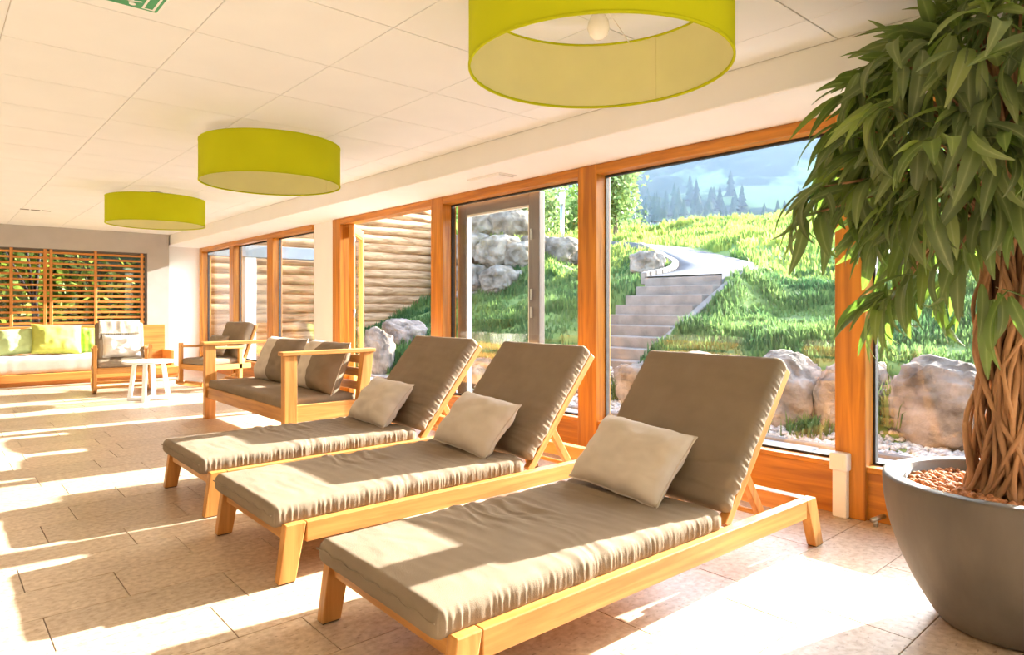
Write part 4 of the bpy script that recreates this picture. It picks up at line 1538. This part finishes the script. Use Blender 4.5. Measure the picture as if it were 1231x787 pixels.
def drum_lamp(y, label):
    R, z0, z1 = 0.464, 1.949, 2.216
    r = empty('drum_lamp', (1.805, y, ZC))
    a, b = z0 - ZC, z1 - ZC
    sh = lathe('shade', [(R, a), (R, b)], M_LIME, r, 96)
    lathe('lining', [(R - 0.004, b), (R - 0.004, a)], M_LIMEIN, sh, 96)
    lathe('rim', [(R + 0.002, a - 0.003), (R + 0.002, a + 0.006), (R - 0.006, a + 0.006), (R - 0.006, a - 0.003)], M_LIME, sh, 96, closed=True)
    lathe('rim', [(R + 0.002, b - 0.006), (R + 0.002, b + 0.003), (R - 0.006, b + 0.003), (R - 0.006, b - 0.006)], M_LIME, sh, 96, closed=True)
    aa = math.radians(12)
    c, s = math.cos(aa), math.sin(aa)
    t = Vector((-s, c, 0)) * 0.012
    for (r0, r1) in ((R - 0.007, R - 0.004),):
        p = [Vector((c * r0, s * r0, 0)) - t, Vector((c * r1, s * r1, 0)) - t, Vector((c * r1, s * r1, 0)) + t, Vector((c * r0, s * r0, 0)) + t]
        hexa('seam', [(v.x, v.y, a + .006) for v in p] + [(v.x, v.y, b - .006) for v in p], M_LIMEIN, sh, 0)
    for k in range(3):
        q = math.radians(25 + 120 * k)
        tube('spoke', [(0.03 * math.cos(q), 0.03 * math.sin(q), b - 0.012), ((R - 0.004) * math.cos(q), (R - 0.004) * math.sin(q), b - 0.004)], 0.0028, M_LACQ, r, 6)
    lathe('socket', [(0.0, b + 0.01), (0.027, b + 0.01), (0.027, b - 0.05), (0.0, b - 0.05)], M_STEEL, r, 24)
    lathe('bulb', [(0.016, b - 0.05), (0.02, b - 0.066), (0.036, b - 0.098), (0.040, b - 0.122), (0.031, b - 0.148), (0.014, b - 0.161), (0.0, b - 0.163)], M_BULB, r, 24)
    tube('stem', [(0, 0, b), (0, 0, -0.02)], 0.009, M_STEEL, r, 12)
    lathe('ceiling_rose', [(0.0, -0.03), (0.052, -0.03), (0.06, -0.022), (0.06, 0.0), (0, 0.0)], M_STEEL, r, 32)
    tag(r, label, 'lamp', 'lime green drum lamps')
    return r


drum_lamp(1.576, 'nearest lime green drum lamp at the top of the picture')
drum_lamp(4.575, 'middle lime green drum lamp under the ceiling')
drum_lamp(7.655, 'farthest lime green drum lamp under the ceiling')

# ceiling sign, slots
M_SIGN = mat('sign_green', (0.01, 0.30, 0.11), 0.4, 0.03, 5)
sg = empty('exit_sign', (0.53, 2.83, ZC))
box('housing', (-0.17, 0.17, -0.10, 0.10, -0.022, 0.0), M_LACQ, sg, 0.004)
fc = box('face', (-0.158, 0.158, -0.088, 0.088, -0.0245, -0.021), M_SIGN, sg, 0.001)


def flat(name, polys, z, m, parent):
    V, Fc = [], []
    for pl_ in polys:
        b0 = len(V)
        k = len(pl_)
        V += [(x, y, z) for x, y in pl_] + [(x, y, z + 0.001) for x, y in pl_]
        Fc.append(tuple(b0 + k - 1 - i for i in range(k)))
        for i in range(k):
            Fc.append((b0 + i, b0 + (i + 1) % k, b0 + k + (i + 1) % k, b0 + k + i))
    return mesh_obj(name, V, Fc, m, parent)


def bar(x0, y0, x1, y1, w):
    d = Vector((x1 - x0, y1 - y0)).normalized()
    n = Vector((-d.y, d.x)) * (w / 2)
    return [(x0 - n.x, y0 - n.y), (x1 - n.x, y1 - n.y), (x1 + n.x, y1 + n.y), (x0 + n.x, y0 + n.y)]


man = [bar(0.060, 0.035, 0.045, -0.005, 0.022), bar(0.045, -0.005, 0.075, -0.025, 0.012), bar(0.075, -0.025, 0.066, -0.06, 0.012), bar(0.043, -0.005, 0.022, -0.035, 0.012), bar(0.022, -0.035, -0.005, -0.035, 0.012), bar(0.062, 0.028, 0.090, 0.012, 0.010), bar(0.056, 0.028, 0.028, 0.022, 0.010), [(0.066 + 0.012 * math.cos(q), 0.055 + 0.012 * math.sin(q)) for q in np.linspace(0, 6.283, 13)[:-1]]]
flat('running_figure', man, -0.026, M_LACQ, sg)
flat('doorway', [bar(0.105, -0.068, 0.105, 0.068, 0.008), bar(0.142, -0.068, 0.142, 0.068, 0.008), bar(0.101, 0.068, 0.146, 0.068, 0.008)], -0.026, M_LACQ, sg)
flat('arrow', [bar(-0.12, 0, -0.055, 0, 0.02), [(-0.06, -0.04), (-0.02, 0), (-0.06, 0.04)]], -0.026, M_LACQ, sg)
tag(sg, 'green emergency exit sign with running figure on the ceiling', 'exit sign')
vt = empty('ceiling_slot', (1.02, 10.05, ZC))
boxes('slot', [(-0.16 + 0.11 * k, -0.07 + 0.11 * k, -0.02, 0.02, -0.004, 0.0) for k in range(3)], M_RUBBER, vt, 0)
tag(vt, 'small dark ventilation slots in the far ceiling', 'vent')

# ---------------------------------------------------------------- potted tree
PX, PY = 2.79, 0.58
pt = empty('potted_tree', (PX, PY, 0))
M_POT = mat('concrete_pot', (0.135, 0.112, 0.09), 0.6, 0.3, 5, bump=0.12, bscale=25, stretch=(1, 1, 0.35), spec=0.4)
prof = [(0.0, 0.0), (0.185, 0.0), (0.205, 0.008)]
for i in range(1, 19):
    f = i / 18
    prof.append((0.205 + 0.175 * math.sin(f * math.pi / 2) ** 0.85, 0.008 + 0.482 * f))
prof += [(0.378, 0.497), (0.370, 0.5), (0.335, 0.5), (0.328, 0.494), (0.325, 0.43), (0.0, 0.43)]
pot = lathe('pot', prof, M_POT, pt, 96)
M_CLAY = mat('clay_granule', (0.34, 0.125, 0.045), 0.85, 0.35, 60, col2=(0.55, 0.26, 0.12))
n = 1500
rr_ = 0.318 * np.sqrt(NR.rand(n))
th = NR.rand(n) * 6.283
gr = pebbles('clay_granules', np.stack([rr_ * np.cos(th), rr_ * np.sin(th), 0.445 + 0.018 * NR.rand(n)], 1), 0.0095 + 0.005 * NR.rand(n), M_CLAY, pt)
gr['kind'] = 'stuff'
gr['label'] = 'reddish clay granules filling the pot'
M_STEM = mat('liana_stem', (0.23, 0.11, 0.05), 0.8, 0.35, 14, bump=0.5, bscale=45, stretch=(1, 1, 0.3), col2=(0.42, 0.23, 0.11))
trunk = tube('trunk', [(0, 0, 0.42), (0.01, 0, 0.9), (0, 0.01, 1.45)], [0.06, 0.05, 0.045], mat('dark_stem', (0.12, 0.055, 0.025), 0.9, 0.3, 20), pt, 10)
rs = random.Random(12)
for k in range(72):
    a0 = 2 * math.pi * k / 72 + rs.uniform(-.2, .2)
    tw = rs.choice((-1, 1)) * rs.uniform(0.5, 2.6)
    R0 = rs.uniform(0.06, 0.108)
    r0 = rs.uniform(0.0055, 0.0115)
    pts, rad = [], []
    ztop = rs.uniform(1.25, 1.65)
    for i in range(26):
        f = i / 25
        z = 0.43 + (ztop - 0.43) * f
        a = a0 + tw * f + 0.35 * math.sin(f * 9 + k)
        R_ = R0 * (1.12 - 0.35 * f) + 0.016 * math.sin(f * 13 + k * 1.7) + (0.03 * (1 - f * 12) if f < 1 / 12 else 0)
        pts.append((R_ * math.cos(a), R_ * math.sin(a), z))
        rad.append(r0 * (1.05 - 0.3 * f) * (1 + 0.12 * math.sin(f * 21 + k * 2)))
    tube('stem', pts, rad, M_STEM, trunk, 8)


def leaf_material():
    m = bpy.data.materials.new('plant_leaf')
    nt, bs, out = nodes_of(m)
    L = nt.links
    oi = nt.nodes.new('ShaderNodeObjectInfo')
    geo = nt.nodes.new('ShaderNodeNewGeometry')
    nz = nt.nodes.new('ShaderNodeTexNoise')
    nz.inputs['Scale'].default_value = 7
    L.new(geo.outputs['Position'], nz.inputs['Vector'])
    ad = nt.nodes.new('ShaderNodeMath')
    ad.operation = 'ADD'
    L.new(oi.outputs['Random'], ad.inputs[0])
    L.new(nz.outputs['Fac'], ad.inputs[1])
    rp = nt.nodes.new('ShaderNodeValToRGB')
    cr = rp.color_ramp
    cr.elements[0].position = 0.0
    cr.elements[0].color = (0.065, 0.095, 0.040, 1)
    cr.elements[1].position = 1.0
    cr.elements[1].color = (0.25, 0.29, 0.10, 1)
    e2 = cr.elements.new(0.62)
    e2.color = (0.145, 0.18, 0.085, 1)
    hf = nt.nodes.new('ShaderNodeMath')
    hf.operation = 'MULTIPLY'
    hf.inputs[1].default_value = 0.62
    L.new(ad.outputs[0], hf.inputs[0])
    L.new(hf.outputs[0], rp.inputs[0])
    at = nt.nodes.new('ShaderNodeAttribute')
    at.attribute_name = 'rib'
    pw = nt.nodes.new('ShaderNodeMath')
    pw.operation = 'POWER'
    pw.inputs[1].default_value = 7
    L.new(at.outputs['Fac'], pw.inputs[0])
    rb = nt.nodes.new('ShaderNodeMixRGB')
    rb.inputs[2].default_value = (0.34, 0.38, 0.17, 1)
    L.new(pw.outputs[0], rb.inputs[0])
    L.new(rp.outputs[0], rb.inputs[1])
    L.new(rb.outputs[0], bs.inputs['Base Color'])
    bs.inputs['Roughness'].default_value = 0.42
    bs.inputs['Specular IOR Level'].default_value = 0.35
    tr = nt.nodes.new('ShaderNodeBsdfTranslucent')
    gm = nt.nodes.new('ShaderNodeMixRGB')
    gm.blend_type = 'MULTIPLY'
    gm.inputs[0].default_value = 1
    gm.inputs[2].default_value = (1.6, 2.2, 0.5, 1)
    L.new(rp.outputs[0], gm.inputs[1])
    L.new(gm.outputs[0], tr.inputs['Color'])
    mx = nt.nodes.new('ShaderNodeMixShader')
    mx.inputs[0].default_value = 0.32
    L.new(bs.outputs[0], mx.inputs[1])
    L.new(tr.outputs[0], mx.inputs[2])
    L.new(mx.outputs[0], out.inputs['Surface'])
    return m


M_PLANT = leaf_material()


def leaf_geo(droop, twist, n=8, L=1.0, W=0.088):
    """lance-shaped leaf along +X, unit length, curving down"""
    V = []
    x = z = 0.0
    ang = 0.25
    for i in range(n + 1):
        f = i / n
        w = W * (math.sin(math.pi * min(1, f * 0.96 + 0.03) ** 0.8)) ** 0.9 + 0.006
        tw = twist * f
        c, s = math.cos(tw), math.sin(tw)
        fold = 0.30 * w
        V.append((x, -w * c, z + fold - w * s))
        V.append((x, 0.0, z))
        V.append((x, w * c, z + fold + w * s))
        x += math.cos(ang) / n
        z += math.sin(ang) / n
        ang -= droop / n
    F_ = []
    for i in range(n):
        b = i * 3
        F_ += [(b, b + 3, b + 4, b + 1), (b + 1, b + 4, b + 5, b + 2)]
    return np.array(V), F_


leaf_vars = [leaf_geo(d, t) for d, t in ((0.9, 0.1), (1.2, -0.2), (1.5, 0.3), (0.6, 0.0), (1.8, -0.1), (0.3, 0.25))]
leaf_meshes = []
for V, Fc in leaf_vars:
    me = bpy.data.meshes.new('leaf')
    me.from_pydata([tuple(v) for v in V], [], Fc)
    me.materials.append(M_PLANT)
    ra_ = me.attributes.new('rib', 'FLOAT', 'POINT')
    ra_.data.foreach_set('value', np.tile(np.array([0, 1, 0], np.float32), len(V) // 3))
    me.polygons.foreach_set('use_smooth', [True] * len(me.polygons))
    leaf_meshes.append(me)
rs = random.Random(77)
leaves = []
clusters = []
for i in range(190):
    # points over a dome with hanging skirts
    f = (i + 0.5) / 190
    zf = 1 - 1.75 * f
    a = i * 2.399963
    rad = math.sqrt(max(0.02, 1 - zf * zf))
    jr = rs.uniform(0.62, 1.0)
    c = Vector((0.575 * rad * math.cos(a) * jr, 0.575 * rad * math.sin(a) * jr, 1.70 + 0.46 * zf * rs.uniform(0.8, 1.0)))
    clusters.append(c)
for i in range(10):
    a = rs.uniform(0, 6.283)
    clusters.append(Vector((0.30 * math.cos(a), 0.30 * math.sin(a), rs.uniform(1.15, 1.3))))
# hanging shoots towards the windows and the room
for (x, y, z) in ((-0.25, 0.20, 1.22), (-0.1, 0.33, 1.16), (-0.33, 0.06, 1.28), (0.05, 0.30, 1.22), (-0.22, 0.30, 1.12), (-0.42, 0.46, 1.52), (-0.36, 0.50, 1.44)):
    clusters.append(Vector((x, y, z)))
for c in clusters:
    tube('twig', [(c.x * 0.06, c.y * 0.06, min(1.45, c.z - 0.12) if c.z > 1.4 else 1.35), (c.x * .5, c.y * .5, (c.z + 1.5) / 2 + 0.06), tuple(c)], [0.008, 0.006, 0.004], M_STEM, pt, 5)
    base_a = math.atan2(c.y, c.x)
    for q in range(rs.randint(7, 9)):
        az = base_a + rs.gauss(0, 0.95)
        low = c.z < 1.45
        el = rs.gauss(-0.85 if not low else -1.15, 0.4)
        if c.z > 1.95:
            el += 0.55
        L_ = rs.uniform(0.16, 0.28)
        R = Matrix.Rotation(az, 4, 'Z') @ Matrix.Rotation(-el, 4, 'Y') @ Matrix.Rotation(rs.gauss(0, 0.6), 4, 'X')
        tip = R @ Vector((L_, 0, 0)) + c
        if tip.z + 0.0 > 0 and tip.z > 2.27 - 0.03 or PX + tip.x > 3.54:
            continue
        v = rs.randrange(6)
        leaves.append((Matrix.Translation(c + Vector((rs.gauss(0, .02), rs.gauss(0, .02), rs.gauss(0, .02)))) @ R @ Matrix.Scale(L_, 4), v, c))
camd = Vector((-PX, -PY, 0)).normalized()


def leaf_rank(l):
    c = l[2]
    p = cam_view(PX + c.x, PY + c.y, c.z)
    ins = 1 if p and p[0] < 1231 + 30 and p[1] > -30 else 0
    return (ins, c.x * camd.x + c.y * camd.y + (0.3 if c.x * 0.75 - c.y * 0.66 < -0.3 else 0))


leaves.sort(key=leaf_rank, reverse=True)
for (M, v, c) in leaves[:298]:
    o = bpy.data.objects.new('leaf', leaf_meshes[v])
    COL.objects.link(o)
    o.parent = pt
    o.matrix_local = M
VV, FF = [], []
for (M, v, c) in leaves[298:]:
    b0 = len(VV)
    for p in leaf_vars[v][0]:
        VV.append(tuple(M @ Vector(p)))
    FF += [tuple(b0 + q for q in f) for f in leaf_vars[v][1]]
o = mesh_obj('foliage', VV, FF, M_PLANT, pt, True)
ra_ = o.data.attributes.new('rib', 'FLOAT', 'POINT')
ra_.data.foreach_set('value', np.tile(np.array([0, 1, 0], np.float32), len(VV) // 3))
o['kind'] = 'stuff'
tag(pt, 'tall potted tree with drooping leaves in a dark concrete pot', 'potted tree')
